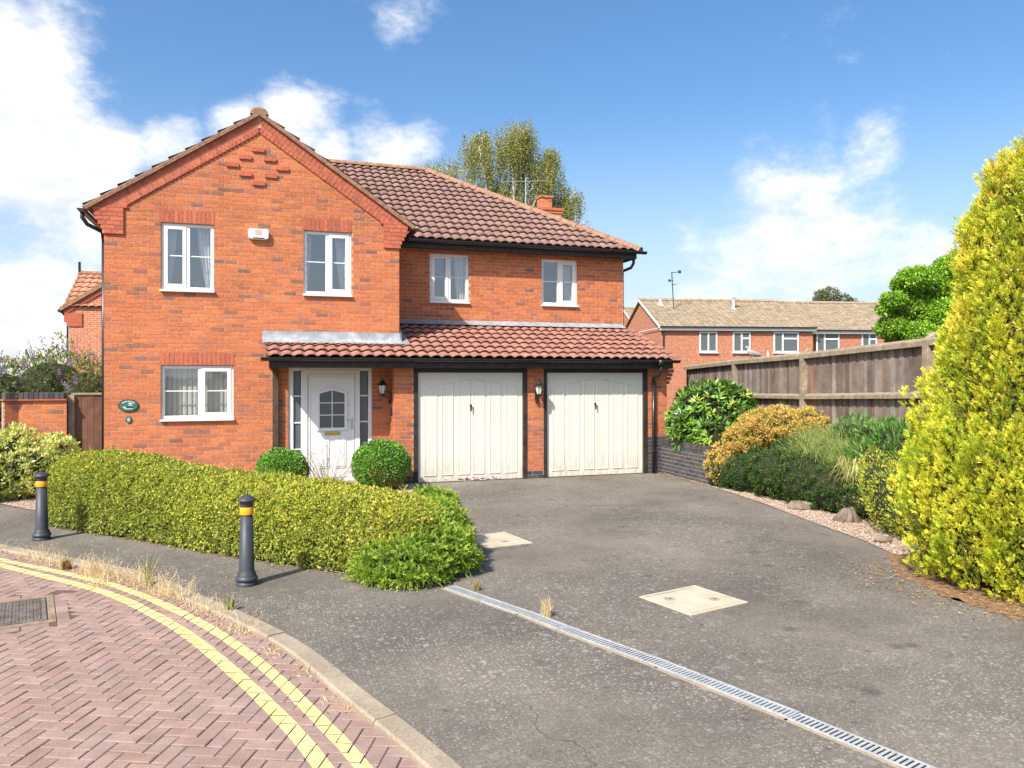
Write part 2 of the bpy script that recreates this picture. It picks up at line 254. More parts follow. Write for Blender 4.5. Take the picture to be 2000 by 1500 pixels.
# ------------------------------------------------------------------ mesh helpers
def tag(o, label=None, cat=None, group=None, kind=None):
    if label: o['label'] = label
    if cat: o['category'] = cat
    if group: o['group'] = group
    if kind: o['kind'] = kind
    return o
def empty(name, loc=(0, 0, 0), rz=0.0, parent=None):
    o = bpy.data.objects.new(name, None); col.objects.link(o); o.location = loc; o.rotation_euler = (0, 0, rz)
    if parent: o.parent = parent
    return o
BOXF = np.array([(0, 3, 2, 1), (4, 5, 6, 7), (0, 1, 5, 4), (1, 2, 6, 5), (2, 3, 7, 6), (3, 0, 4, 7)])
class MB:
    def __init__(s): s.V = []; s.F = []; s.C = []; s.n = 0
    def add(s, V, F, c=(.5, .5, .5)):
        V = np.asarray(V, float).reshape(-1, 3); s.V.append(V)
        for f in F: s.F.append(tuple(int(i) + s.n for i in f))
        c = np.asarray(c, float)
        s.C.append(np.broadcast_to(c, (len(V), 3)) if c.ndim == 1 else c); s.n += len(V); return s
    def box(s, x0, x1, y0, y1, z0, z1, c=(.5, .5, .5), mat=None):
        V = np.array([(x0, y0, z0), (x1, y0, z0), (x1, y1, z0), (x0, y1, z0), (x0, y0, z1), (x1, y0, z1), (x1, y1, z1), (x0, y1, z1)], float)
        if mat is not None: V = V @ np.array(mat.to_3x3()).T + np.array(mat.translation)
        return s.add(V, BOXF, c)
    def obox(s, p, ax, ay, az, c=(.5, .5, .5)):
        """box from a corner p and three edge vectors"""
        p, ax, ay, az = (np.asarray(v, float) for v in (p, ax, ay, az))
        return s.add([p, p + ax, p + ax + ay, p + ay, p + az, p + ax + az, p + ax + ay + az, p + ay + az], BOXF, c)
    def prism(s, poly, axis, a, b, c=(.5, .5, .5)):
        """poly: 2D points, extruded along axis 'y' (x,z points), 'x' (y,z) or 'z' (x,y)"""
        n = len(poly)
        def p3(q, t): return {'y': (q[0], t, q[1]), 'x': (t, q[0], q[1]), 'z': (q[0], q[1], t)}[axis]
        V = [p3(q, a) for q in poly] + [p3(q, b) for q in poly]
        F = [tuple(range(n - 1, -1, -1)), tuple(range(n, 2 * n))] + [(i, (i + 1) % n, n + (i + 1) % n, n + i) for i in range(n)]
        return s.add(V, F, c)
    def tube(s, pts, r, seg=8, c=(.5, .5, .5), cap=True):
        pts = [Vector(p) for p in pts]; rs = r if isinstance(r, (list, tuple)) else [r] * len(pts)
        V = []; F = []; prev = None
        for i, p in enumerate(pts):
            d = (pts[min(i + 1, len(pts) - 1)] - pts[max(i - 1, 0)]).normalized()
            u = d.orthogonal().normalized() if prev is None else (prev - d * prev.dot(d)).normalized()
            prev = u; w = d.cross(u)
            for k in range(seg):
                a = 2 * math.pi * k / seg; V.append(tuple(p + (u * math.cos(a) + w * math.sin(a)) * rs[i]))
        for i in range(len(pts) - 1):
            for k in range(seg): F.append((i * seg + k, i * seg + (k + 1) % seg, (i + 1) * seg + (k + 1) % seg, (i + 1) * seg + k))
        if cap: F.append(tuple(range(seg - 1, -1, -1))); F.append(tuple((len(pts) - 1) * seg + k for k in range(seg)))
        return s.add(V, F, c)
    def lathe(s, prof, center=(0, 0, 0), seg=24, c=(.5, .5, .5)):
        V = []; F = []; n = len(prof)
        for r, z in prof:
            for k in range(seg):
                a = 2 * math.pi * k / seg; V.append((center[0] + r * math.cos(a), center[1] + r * math.sin(a), center[2] + z))
        for i in range(n - 1):
            for k in range(seg): F.append((i * seg + k, i * seg + (k + 1) % seg, (i + 1) * seg + (k + 1) % seg, (i + 1) * seg + k))
        F.append(tuple(range(seg - 1, -1, -1))); F.append(tuple((n - 1) * seg + k for k in range(seg)))
        return s.add(V, F, c)
    def mesh(s, name, mat, smooth=False):
        me = bpy.data.meshes.new(name); V = np.concatenate(s.V)
        me.from_pydata(V.tolist(), [], s.F); me.materials.append(mat)
        a = me.attributes.new('col', 'FLOAT_COLOR', 'POINT'); C = np.concatenate(s.C)
        a.data.foreach_set('color', np.concatenate([C, np.ones((len(C), 1))], 1).astype(np.float32).ravel())
        if smooth: me.polygons.foreach_set('use_smooth', [True] * len(me.polygons))
        me.update(); return me
    def build(s, name, mat, parent=None, smooth=False, bevel=0.0, loc=None, rz=0.0):
        o = bpy.data.objects.new(name, s.mesh(name, mat, smooth)); col.objects.link(o)
        if parent: o.parent = parent
        if loc: o.location = loc
        if rz: o.rotation_euler = (0, 0, rz)
        if bevel:
            b = o.modifiers.new('bevel', 'BEVEL'); b.width = bevel; b.segments = 2; b.limit_method = 'ANGLE'; b.angle_limit = math.radians(35)
        return o
def link(me, name, parent, loc=(0, 0, 0), rot=None, mat4=None):
    o = bpy.data.objects.new(name, me); col.objects.link(o); o.parent = parent
    if mat4 is not None: o.matrix_local = mat4
    else:
        o.location = loc
        if rot: o.rotation_euler = rot
    return o
LEAF_GAIN = 1.32
def quads_mesh(name, V, C, mat):
    """V: (n,4,3) quads, C: (n,3) colours"""
    n = len(V); me = bpy.data.meshes.new(name)
    me.vertices.add(4 * n); me.vertices.foreach_set('co', V.reshape(-1).astype(np.float32))
    me.loops.add(4 * n); me.loops.foreach_set('vertex_index', np.arange(4 * n, dtype=np.int32))
    me.polygons.add(n); me.polygons.foreach_set('loop_start', np.arange(0, 4 * n, 4, dtype=np.int32)); me.polygons.foreach_set('loop_total', np.full(n, 4, np.int32))
    me.update(calc_edges=True); me.materials.append(mat)
    a = me.attributes.new('col', 'FLOAT_COLOR', 'POINT')
    cc = np.repeat(np.concatenate([np.clip(C * LEAF_GAIN, 0, .85), np.ones((n, 1))], 1), 4, axis=0); a.data.foreach_set('color', cc.astype(np.float32).ravel())
    return me
def unit(v): return v / np.maximum(np.linalg.norm(v, axis=-1, keepdims=True), 1e-9)
def rdir(n): return unit(RNG.normal(size=(n, 3)))
def leaves(P, axis, nrm, L, W, C, fold=.18, mid=.45):
    """folded rhombic leaves: base P, growth axis, normal"""
    axis = unit(axis); side = unit(np.cross(axis, nrm)); up = np.cross(side, axis)
    L = np.asarray(L).reshape(-1, 1); W = np.asarray(W).reshape(-1, 1)
    b = P; t = P + axis * L; l = P + axis * L * mid + side * W * .5 + up * W * fold; r = P + axis * L * mid - side * W * .5 + up * W * fold
    return np.stack([b, r, t, l], 1), C
def pick(pal, n, w=None, jit=.12):
    pal = np.asarray(pal, float); i = RNG.choice(len(pal), n, p=w); c = pal[i]
    return c * (1 + RNG.normal(size=(n, 1)) * jit) * (1 + RNG.normal(size=(n, 3)) * jit * .35)
def vnoise(P, f, seed=0):
    """cheap smooth noise from summed sines"""
    r = np.random.default_rng(seed); s = 0
    for k in range(5):
        d = r.normal(size=3) * f * (1 + .6 * k); s = s + np.sin(P @ d + r.uniform(0, 6.28)) / (1 + .6 * k)
    return s / 2.6
def add_leaf_obj(name, sets, mat, parent=None):
    V = np.concatenate([s[0] for s in sets]); C = np.concatenate([s[1] for s in sets])
    o = bpy.data.objects.new(name, quads_mesh(name, V, C, mat)); col.objects.link(o)
    if parent: o.parent = parent
    return o
def struct(o): o['kind'] = 'structure'; return o
def interp_line(pts, ts):
    pts = np.asarray(pts, float); seg = np.linalg.norm(np.diff(pts[:, :2], axis=0), axis=1); s = np.concatenate([[0], np.cumsum(seg)])
    return np.stack([np.interp(ts, s, pts[:, k]) for k in range(pts.shape[1])], 1), s[-1]
def smooth_line(pts, step=.12):
    pts = np.asarray(pts, float); n = len(pts); out = []
    for i in range(n - 1):       # Catmull-Rom
        p0, p1, p2, p3 = pts[max(i - 1, 0)], pts[i], pts[i + 1], pts[min(i + 2, n - 1)]
        m = max(2, int(np.linalg.norm(p2 - p1) / step))
        for t in np.linspace(0, 1, m, endpoint=False):
            out.append(.5 * ((2 * p1) + (-p0 + p2) * t + (2 * p0 - 5 * p1 + 4 * p2 - p3) * t * t + (-p0 + 3 * p1 - 3 * p2 + p3) * t ** 3))
    out.append(pts[-1]); return np.array(out)

# ------------------------------------------------------------------ ground, road, kerb
def sheet(name, poly, z, mat):
    mb = MB(); mb.add([(x, y, z) for x, y in poly], [tuple(range(len(poly)))]); return struct(mb.build(name, mat))
ROADZ = -0.028
KB = [(-9, 4.0), (-6.2, 1.9), (-3.2, -1.2), (-1.6, -2.8), (-.42, -3.98), (.55, -5.02), (1.46, -6.07), (2.0, -7.02), (2.47, -7.88), (2.83, -8.65), (3.09, -9.50), (3.32, -10.21), (3.5, -10.85), (3.72, -12.0), (3.9, -14), (4.0, -18), (4.0, -30)]
kb = smooth_line(KB, .15)
tang = unit(np.gradient(kb, axis=0)); nrm2 = np.stack([tang[:, 1], -tang[:, 0]], 1)      # to the road side (left of travel is the footway)
if (nrm2[len(kb) // 2] @ np.array([-1, -.3])) < 0: nrm2 = -nrm2
kf = kb + nrm2 * .14
g = MB(); g.add([(-1500, -1500, -.12), (1500, -1500, -.12), (1500, 1500, -.12), (-1500, 1500, -.12)], [(0, 1, 2, 3)]); struct(g.build('ground', GRASSG))
footway_poly = [tuple(p) for p in kb] + [(14, -30), (14, .3), (-.2, .3), (-9, 7)]
sheet('driveway', footway_poly, 0.0, ASPH)
road = sheet('road', [tuple(p) for p in kf] + [(-30, -30), (-30, 6), (-12, 6)], ROADZ - .0055, SAND)
# kerb stones
kerb = struct(empty('kerb'))
tl = np.concatenate([[0], np.cumsum(np.linalg.norm(np.diff(kb, axis=0), axis=1))])
def kpt(arr, s): return np.array([np.interp(s, tl, arr[:, 0]), np.interp(s, tl, arr[:, 1])])
s0 = .3
while s0 < tl[-1] - 12:
    s1 = s0 + .60 if 6 < s0 < 16 else s0 + .9
    ss = np.linspace(s0 + .004, s1 - .004, 5); b_ = [kpt(kb, q) for q in ss]; f_ = [kpt(kf, q) for q in ss]
    zt = .006 + random.uniform(-.003, .004); mb = MB(); V = []; F = []
    for i in range(5):
        inn = f_[i] + (b_[i] - f_[i]) * .10
        V += [(*b_[i], -.1), (*b_[i], zt), (*inn, zt), (*f_[i], zt - .014), (*f_[i], -.1)]
    for i in range(4):
        for k in range(4): F.append((i * 5 + k, i * 5 + k + 1, i * 5 + k + 6, i * 5 + k + 5))
    F += [(0, 1, 2, 3, 4), (24, 23, 22, 21, 20)]
    mb.add(V, F); mb.build('kerb_stone', CONC, kerb); s0 = s1

# herringbone block paving
ANG = math.radians(66.0); ca, sa = math.cos(ANG), math.sin(ANG); PX, PY = 1.47, -9.45
def to_w(u, v): return np.array([PX + u * ca - v * sa, PY + u * sa + v * ca])
def kerb_side(p):   # >0 inside the road
    i = np.argmin(((kf - p) ** 2).sum(1)); return (p - kf[i]) @ nrm2[i]
COVA = math.radians(14); COVC = np.array([.34, -6.98]); cc_, cs_ = math.cos(COVA), math.sin(COVA)
def in_cover(p, hx, hy):
    d = p - COVC; return abs(d[0] * cc_ + d[1] * cs_) < hx and abs(-d[0] * cs_ + d[1] * cc_) < hy
pavers = []
for i in range(-90, 60):
    for j in range(-90, 90):
        k = (i - j) % 4          # 90-degree herringbone on a 100 mm grid
        if k == 0: u0, v0, hu, hv = i, j, 2, 1
        elif k == 2: u0, v0, hu, hv = i, j, 1, 2
        else: continue
        if k == 2: u0, v0 = i, j - 1
        c = to_w((u0 + hu / 2) * .1, (v0 + hv / 2) * .1)
        if not (-2.2 < c[0] < 4.2 and -12.6 < c[1] < -2.2): continue
        if c[0] < -2.2 + (-c[1] - 4) * .30: continue
        if kerb_side(c) < -.10 or in_cover(c, .58, .56): continue
        pavers.append((c, hu > hv))
camxy = np.array([2.49, -14.51])
def in_view(p):
    d = p - camxy; D = d[0] * .3131 + d[1] * .9497; u = d[0] * .9497 - d[1] * .3131
    if D < .5: return False, D
    x = 1000 + 1500 * u / D; y = 733 + 1500 * (2.03) / D
    return (-40 < x < 2040 and y < 1530), D
PPAL = [(.285, .196, .164), (.30, .204, .168), (.272, .19, .162), (.288, .19, .156), (.278, .198, .17)]
def paver_mesh(c, n): 
    mb = MB(); x, y, t = .0966, .0466, .05; q = .004
    V = [(-x, -y, -t), (x, -y, -t), (x, y, -t), (-x, y, -t), (-x, -y, -q), (x, -y, -q), (x, y, -q), (-x, y, -q), (-x + q, -y + q, 0), (x - q, -y + q, 0), (x - q, y - q, 0), (-x + q, y - q, 0)]
    F = [(8, 9, 10, 11)] + [(4 + i, 4 + (i + 1) % 4, 8 + (i + 1) % 4, 8 + i) for i in range(4)] + [(i, (i + 1) % 4, 4 + (i + 1) % 4, 4 + i) for i in range(4)]
    mb.add(V, F, c); return mb
pmeshes = [paver_mesh(np.array(PPAL[k % 5]) * random.uniform(.93, 1.06), k).mesh('paver', PAVER) for k in range(20)]
pv = [(in_view(c), c, h) for c, h in pavers]
order = sorted(range(len(pv)), key=lambda i: (not pv[i][0][0], pv[i][0][1]))
rest = MB(); placed = []
for rank, i in enumerate(order):
    _, c, h = pv[i]; dz = random.uniform(-.0025, .0025); ra = ANG + (0 if h else math.pi / 2) + random.uniform(-.012, .012)
    placed.append((c, ra, ROADZ + dz))
    if rank < 300: link(random.choice(pmeshes), 'paver', road, (c[0], c[1], ROADZ + dz), (random.uniform(-.008, .008), random.uniform(-.008, .008), ra))
    else:
        pm = paver_mesh(np.array(random.choice(PPAL)) * random.uniform(.93, 1.06), 0)
        V = pm.V[0] @ np.array(Matrix.Rotation(ra, 3, 'Z')).T + np.array([c[0], c[1], ROADZ + dz]); rest.add(V, pm.F, pm.C[0])
# course of pavers laid round the iron cover
ring = []
for a in np.arange(-.5, .51, .205):
    for s_ in (-1, 1): ring.append((a, s_ * .52, 0)); ring.append((s_ * .52, a, 1))
for u, v, vert in ring:
    c = COVC + np.array([u * cc_ - v * cs_, u * cs_ + v * cc_]); ra = COVA + (math.pi / 2 if vert else 0)
    pm = paver_mesh(np.array(random.choice(PPAL)) * random.uniform(.85, 1.05), 0)
    V = pm.V[0] @ np.array(Matrix.Rotation(ra, 3, 'Z')).T + np.array([c[0], c[1], ROADZ]); rest.add(V, pm.F, pm.C[0])
tag(rest.build('paving_blocks', PAVER, road), kind='stuff')
# double yellow lines: paint lies on the block faces and breaks at the joints
def clip_poly(poly, a, b):     # keep the left side of a->b
    out = []; n = len(poly); d = b - a
    for i in range(n):
        p, q = poly[i], poly[(i + 1) % n]; sp = d[0] * (p[1] - a[1]) - d[1] * (p[0] - a[0]); sq = d[0] * (q[1] - a[1]) - d[1] * (q[0] - a[0])
        if sp >= 0: out.append(p)
        if (sp >= 0) != (sq >= 0): out.append(p + (q - p) * (sp / (sp - sq)))
    return out
def yellow(pts, width):
    ln = smooth_line(pts, .25); t_ = unit(np.gradient(ln, axis=0)); n_ = np.stack([-t_[:, 1], t_[:, 0]], 1)
    mb = MB(); A = ln + n_ * width / 2; B = ln - n_ * width / 2
    for (c, ra, z) in placed:
        dmin = np.sqrt(((ln - c) ** 2).sum(1)).min()
        if dmin > .30: continue
        R = np.array([[math.cos(ra), -math.sin(ra)], [math.sin(ra), math.cos(ra)]]); x, y = .0962, .0462
        rect = [c + R @ np.array(p) for p in ((-x, -y), (x, -y), (x, y), (-x, y))]
        for i in range(len(ln) - 1):
            if np.abs(ln[i] - c).max() > .5: continue
            poly = [B[i], B[i + 1], A[i + 1], A[i]]
            for k in range(4):
                poly = clip_poly(poly, rect[k], rect[(k + 1) % 4])
                if len(poly) < 3: break
            if len(poly) >= 3: mb.add([(p[0], p[1], z + .0035) for p in poly], [tuple(range(len(poly)))])
    mb.build('yellow_line', YELLOW, road)
yellow([(-1.6, -3.2), (-.9, -4.0), (-.21, -4.74), (.25, -5.23), (.69, -5.72), (1.09, -6.18), (1.41, -6.64), (1.71, -7.13), (1.97, -7.61), (2.24, -8.17), (2.44, -8.67), (2.62, -9.18), (2.76, -9.64), (2.88, -10.04), (2.99, -10.45), (3.2, -11.4)], .088)
yellow([(-1.6, -3.45), (-.9, -4.2), (-.15, -5.0), (.22, -5.43), (.61, -5.88), (.96, -6.3), (1.25, -6.70), (1.53, -7.17), (1.79, -7.66), (2.01, -8.13), (2.19, -8.58), (2.36, -9.03), (2.5, -9.42), (2.61, -9.75), (2.71, -10.07), (2.80, -10.42), (2.99, -11.2)], .098)

# gravel of the front garden and beside the drive
gravel_poly = [(-9, 6.9), (-5, 2.6), (-1.32, -.72), (-.34, -1.96), (-.1, -2.55), (.68, -3.72), (1.65, -4.65), (2.5, -5.58), (3.0, -6.3), (3.5, -6.9), (4.2, -7.2), (4.75, -6.3), (4.95, -4.9), (5.1, -3.2), (5.18, -.45), (5.18, .5), (-9, 8)]
sheet('front_garden_gravel', gravel_poly, .012, GRAVEL)
side_poly = [(10.27, -.5), (10.2, -2.2), (10.1, -3.3), (9.92, -4.5), (9.66, -5.7), (9.4, -7.1), (9.2, -7.75), (11.5, -8.5), (12.5, .2), (10.5, .2)]
sheet('side_gravel', side_poly, .010, GRAVEL)
lb = [tuple(p + RNG.normal(size=2) * .035) for p in smooth_line([(9.1, -7.75), (8.62, -8.4), (8.42, -9.0), (8.34, -9.6), (8.5, -10.3), (9.2, -10.9), (10.4, -11)], .06)]
sheet('litter_bed', lb + [(11.5, -11), (11.5, -7.5), (9.4, -7.4)], .004, LITTER)
def pebbles(name, areas, mean, pal):
    mb_V = []; mb_F = []; C = []; n0 = 0
    O = np.array([(1, 0, 0), (-1, 0, 0), (0, 1, 0), (0, -1, 0), (0, 0, 1), (0, 0, -.6)], float); OF = [(0, 2, 4), (2, 1, 4), (1, 3, 4), (3, 0, 4), (2, 0, 5), (1, 2, 5), (3, 1, 5), (0, 3, 5)]
    mb = MB()
    for (x0, y0, x1, y1, w, n) in areas:
        for _ in range(n):
            t = random.random(); wv = random.uniform(0, 1) * w
            dx, dy = x1 - x0, y1 - y0; l = math.hypot(dx, dy); px_, py_ = x0 + dx * t + dy / l * wv, y0 + dy * t - dx / l * wv
            s_ = mean * random.uniform(.5, 1.5); R = np.array(Matrix.Rotation(random.uniform(0, 6.28), 3, 'Z'))
            mb.add((O * np.array([s_, s_ * random.uniform(.6, 1), s_ * random.uniform(.4, .7)])) @ R.T + np.array([px_, py_, .012 + s_ * .2]), OF, np.array(random.choice(pal)) * random.uniform(.75, 1.2))
    return tag(mb.build(name, PEBBLE), None, None, None, 'stuff')
GP = [(.37, .26, .19), (.42, .33, .26), (.30, .20, .15), (.26, .22, .18), (.45, .37, .30)]
o = pebbles('gravel_stones', [(10.25, -2.2, 10.08, -3.4, -.3, 500), (10.1, -3.3, 9.9, -4.6, -.4, 700), (9.93, -4.5, 9.66, -5.75, -.6, 1500), (9.68, -5.7, 9.4, -7.1, -.9, 2200), (9.42, -7.1, 9.2, -7.8, -.8, 900), (10.26, -.6, 10.2, -2.2, -.12, 200)], .013, GP)
tag(o, 'pinkish gravel chippings along the right edge of the drive', 'gravel')
o = pebbles('gravel_stones', [(-2.6, .5, -1.32, -.72, -.6, 500), (-1.32, -.72, -.34, -1.96, -.6, 900), (-.34, -1.96, -.05, -2.6, -.4, 200)], .014, GP)
tag(o, 'pinkish gravel chippings beside the footway left of the hedge', 'gravel')

# ------------------------------------------------------------------ the house
house = empty('brick_house')
tag(house, 'orange brick house with front gable, front porch and two cream garage doors', 'house')
BP = [(.55, .168, .067), (.525, .163, .07), (.575, .186, .072), (.49, .152, .068), (.46, .155, .082), (.38, .14, .085), (.27, .125, .085)]
BW = [.24, .22, .18, .14, .10, .08, .04]
REDP = [(.46, .13, .075), (.49, .14, .08), (.43, .125, .075)]
BBP = [(.050, .048, .055), (.065, .058, .062), (.042, .042, .052), (.075, .065, .062)]
def brick_col(pal=BP, w=BW):
    c = np.array(random.choices(pal, w)[0]) if w else np.array(random.choice(pal)); return c * random.uniform(.9, 1.1)
BL, BH, CL, CH = .225, .075, .2125, .0625
def wall_bricks(x0, x1, z0, z1, openings=(), clip=None, off=0.0):
    """courses of stretcher bond; returns bricks (xa, xb, za, zb) and mortar strips"""
    bricks, strips = [], []
    k0, k1 = round(z0 / BH), round(z1 / BH)
    for k in range(k0, k1):
        zm = (k + .5) * BH; ivs = [(x0, x1)]
        if clip: a, b = clip(zm); ivs = [(max(x0, a), min(x1, b))]
        for ox0, ox1, oz0, oz1 in openings:
            if oz0 < zm < oz1:
                nv = []
                for a, b in ivs:
                    if ox1 <= a or ox0 >= b: nv.append((a, b)); continue
                    if ox0 > a: nv.append((a, ox0))
                    if ox1 < b: nv.append((ox1, b))
                ivs = nv
        for a, b in ivs:
            if b - a < .02: continue
            strips.append((a, b, k * BH, (k + 1) * BH))
            x = math.floor((a - off) / BL) * BL + off + (BL / 2 if k % 2 else 0) - BL
            while x < b:
                xa, xb = max(x, a), min(x + CL, b)
                if xb - xa > .025: bricks.append((xa, xb, k * BH + .005, k * BH + .005 + CH))
                x += BL
    return bricks, strips
wall_jobs = []      # (name, bricks, strips, Y, palette)
def snap(z): return round(z / BH) * BH
G_EAVE_X, G_EAVE_Z, G_RX, G_RZ = -.27, 4.80, 2.50, 6.66
GS = (G_RZ - G_EAVE_Z) / (G_RX - G_EAVE_X)
W_GL = (.88, 1.74, snap(3.44), snap(4.68)); W_GR = (3.265, 4.13, snap(3.44), snap(4.68)); W_GF = (.88, 2.065, snap(1.18), snap(2.155))
DOOR = (3.0, 4.51, -.1, snap(2.14))
def soldier(w, h=.225): return (w[0] - .012, w[1] + .012, w[3], w[3] + h)
gable_open = [W_GL, W_GR, W_GF, DOOR] + [soldier(w) for w in (W_GL, W_GR, W_GF)]
def gclip(z):
    if z < 4.8: return (-9, 99)
    d = (z - (G_EAVE_Z - .10)) / GS; return (G_EAVE_X + d, 2 * G_RX - G_EAVE_X - d)
gb, gs_ = wall_bricks(0, 5.02, -.15, 6.6, gable_open, gclip)
DIA = [(2.479, 6.024), (2.26, 5.876), (2.681, 5.885), (2.044, 5.743), (2.898, 5.748), (2.269, 5.605), (2.7, 5.602), (2.488, 5.466)]
MAINY = 1.4
W_M1 = (5.915, 6.765, snap(3.50), snap(4.60)); W_M2 = (8.425, 9.285, snap(3.50), snap(4.60))
mb_, ms_ = wall_bricks(5.02, 10.42, 2.55, 4.8, [W_M1, W_M2], None, .05)
GY = -.5
pl, pls = wall_bricks(4.84, 5.20, .15, 2.2, [], None, 4.84)
pc, pcs = wall_bricks(7.42, 7.76, .15, 2.2, [], None, 7.42)
pr, prs = wall_bricks(10.02, 10.46, .75, 2.2, [], None, 10.02)
ALL = [(b, 0.0) for b in gb] + [(b, MAINY) for b in mb_] + [(b, GY) for b in pl + pc + pr]
def mortar(name, jobs, parent, mat=MORTAR, depth=.2):
    mb = MB()
    for strips, Y in jobs:
        for a, b, z0, z1 in strips: mb.box(a + .0015, b - .0015, Y + .004, Y + depth, z0, z1)
    return mb.build(name, mat, parent)
gable_wall = mortar('gable_wall', [(gs_, 0.0)], house)
main_wall = mortar('main_wall', [(ms_, MAINY)], house)
gw = [mortar('garage_pier', [(q_, GY)], house) for q_ in (pls, pcs, prs)]; garage_wall = gw[2]
def brick_mesh(c, L=CL, H=CH, D=.1):
    mb = MB(); mb.box(0, L, 0, D, 0, H, c); return mb
bmesh_var = [brick_mesh(brick_col()).mesh('brick', BRICK) for _ in range(40)]
def bscore(b, Y):
    full = (b[1] - b[0]) > CL - .002; x = (b[0] + b[1]) / 2; z = b[2]; dx, dy = x - 2.49, Y + 14.51
    D = dx * .3131 + dy * .9497
    hidden = z < .98 and Y == 0
    return (0 if full and not hidden else 1, D)
ordb = sorted(range(len(ALL)), key=lambda i: bscore(*ALL[i])); rb = MB()
for rank, i in enumerate(ordb):
    (xa, xb, za, zb), Y = ALL[i]; jy = random.uniform(-.0015, .0015)
    if rank < 300: link(random.choice(bmesh_var), 'brick', gable_wall if Y == 0 else main_wall if Y > 1 else gw[0 if xa < 6 else 1 if xa < 9 else 2], (xa, Y + jy, za))
    else: rb.box(xa, xb, Y + jy, Y + .1, za, zb, brick_col())
# side faces of the garage pier beside the porch (brick ends)
for k in range(2, 29):
    for j in range(3):
        y0 = GY + .105 + j * .13 if k % 2 else GY + .002 + j * .16
        rb.box(4.834, 4.90, max(y0, GY + .105), min(y0 + .15, -.004), k * BH + .005, k * BH + .07, brick_col())
tag(rb.build('brickwork', BRICK, house), kind='stuff')
# soldier courses over the windows, red rubbed bricks
for w, par in ((W_GL, gable_wall), (W_GR, gable_wall), (W_GF, gable_wall)):
    x0, x1 = w[0] - .01, w[1] + .01; n = round((x1 - x0) / .075); st = (x1 - x0) / n; vs = [brick_mesh(brick_col(REDP, None), st - .009, .215, .1).mesh('lintel_brick', BRICK) for _ in range(3)]
    for i in range(n): link(random.choice(vs), 'lintel_brick', par, (x0 + i * st + .004, -.004, w[3] + .006))
    MB().box(x0, x1, .003, .2, w[3] + .001, w[3] + .224).build('lintel_bed', MORTAR, par)
dm = [brick_mesh(np.array(REDP[k]) * 1.0, CL, CH, .12).mesh('projecting_brick', BRICK) for k in range(3)]
for x, z in DIA: link(random.choice(dm), 'projecting_brick', gable_wall, (x - CL / 2, -.032, (math.floor(z / BH)) * BH + .005))
# verge band: bricks on edge following the rake, slightly proud
rk = math.atan(GS); ux = np.array([math.cos(rk), 0, math.sin(rk)]); un = np.array([-math.sin(rk), 0, math.cos(rk)])
Lr = (G_RX - G_EAVE_X) / math.cos(rk); nb = int((Lr - .14) / .079)
for side in (0, 1):
    for i in range(nb + 1):
        a = .20 + i * .079
        if a > Lr + .05: break
        for rowi, (h0, h1) in enumerate(((-.135, -.02), (-.26, -.145))):
            p = np.array([G_EAVE_X, 0, G_EAVE_Z]) + ux * a + un * h0
            if side == 1 and rowi == 1 and False: continue
            q = MB(); V = []
            e1, e2 = ux * .071, un * (h1 - h0)
            if rowi == 0: p = p + ux * .0
            corners = [p, p + e1, p + e1 + e2, p + e2]
            if corners[1][0] > G_RX - .004:
                corners = [np.array([min(c[0], G_RX - .004), 0, c[2]]) for c in corners]
                if corners[1][0] - corners[0][0] < .012: continue
            pts = [(c[0], c[2]) for c in corners]
            if side: pts = [(2 * G_RX - x, z) for x, z in pts][::-1]
            q.prism(pts, 'y', -.03 if rowi == 0 else -.028, .08, brick_col(REDP, None)); q.build('verge_brick', BRICK, gable_wall)
bed = MB()
for side in (0, 1):
    c4 = [np.array([G_EAVE_X, 0, G_EAVE_Z]) + ux * a + un * h for a, h in ((.1, -.27), (Lr, -.27), (Lr, -.01), (.1, -.01))]
    pts = [(min(c[0], G_RX), c[2]) for c in c4]
    if side: pts = [(2 * G_RX - x, z) for x, z in pts][::-1]
    bed.prism(pts, 'y', -.022, .15)
bed.build('verge_bed', MORTAR, gable_wall)
# corbelled springers at the foot of the gable
for side in (0, 1):
    for k in range(6):
        z0 = 4.40 + k * .075; out = [.0, .045, .09, .13, .15, .16][k]; xi = .30
        xs = [(-out, xi)] if k % 2 else [(-out, -out + .12), (-out + .13, xi)]
        for xa, xb in xs:
            mid = [(xa, xb)] if xb - xa < .25 else [(xa, xa + .22), (xa + .23, xb)]
            for a, b in mid:
                if b - a < .02: continue
                if side: a, b = 5.02 - b, 5.02 - a
                MB().box(a, b, -.035, .12, z0 + .004, z0 + .070, brick_col(REDP, None)).build('corbel_brick', BRICK, gable_wall)
    a, b = (-.02, .295) if not side else (5.02 - .295, 5.04)
    MB().box(a, b, -.026, .10, 4.405, 4.84).build('corbel_bed', MORTAR, gable_wall)
    # kneeler infill up to the verge
    pts = [(-.17, 4.852), (.36, 4.852), (.36, 4.90), (-.14, 4.868)]
    if side: pts = [(5.02 - x, z) for x, z in pts][::-1]
    MB().prism(pts, 'y', -.033, .1, REDP[0]).build('kneeler', BRICK, gable_wall)
# hidden and side walls
sw = MB(); sw.box(.004, .2, .204, 8.9, -.1, 4.8); sw.box(4.82, 5.0165, .204, MAINY + .1, -.1, 4.85); sw.box(10.22, 10.4165, MAINY + .204, 8.9, 2.5, 4.8); sw.box(.204, 10.21, 8.7, 8.9, -.1, 4.8)
sw.box(10.23, 10.455, GY + .204, 8.9, -.1, 2.42); sw.prism([(GY + .21, 2.42), (MAINY, 2.42), (MAINY, 3.0)], 'x', 10.235, 10.453)
sw.build('side_wall', FARBRICK, house)
sw = MB(); sw.box(4.848, 5.19, GY + .204, -.003, -.1, 2.2); sw.box(5.0, 5.2, 0, 1.4, -.1, 2.3); sw.build('garage_return', FARBRICK, house)
MB().box(4.842, 4.85, GY + .1, -.003, .15, 2.2).build('pier_bed', MORTAR, house)

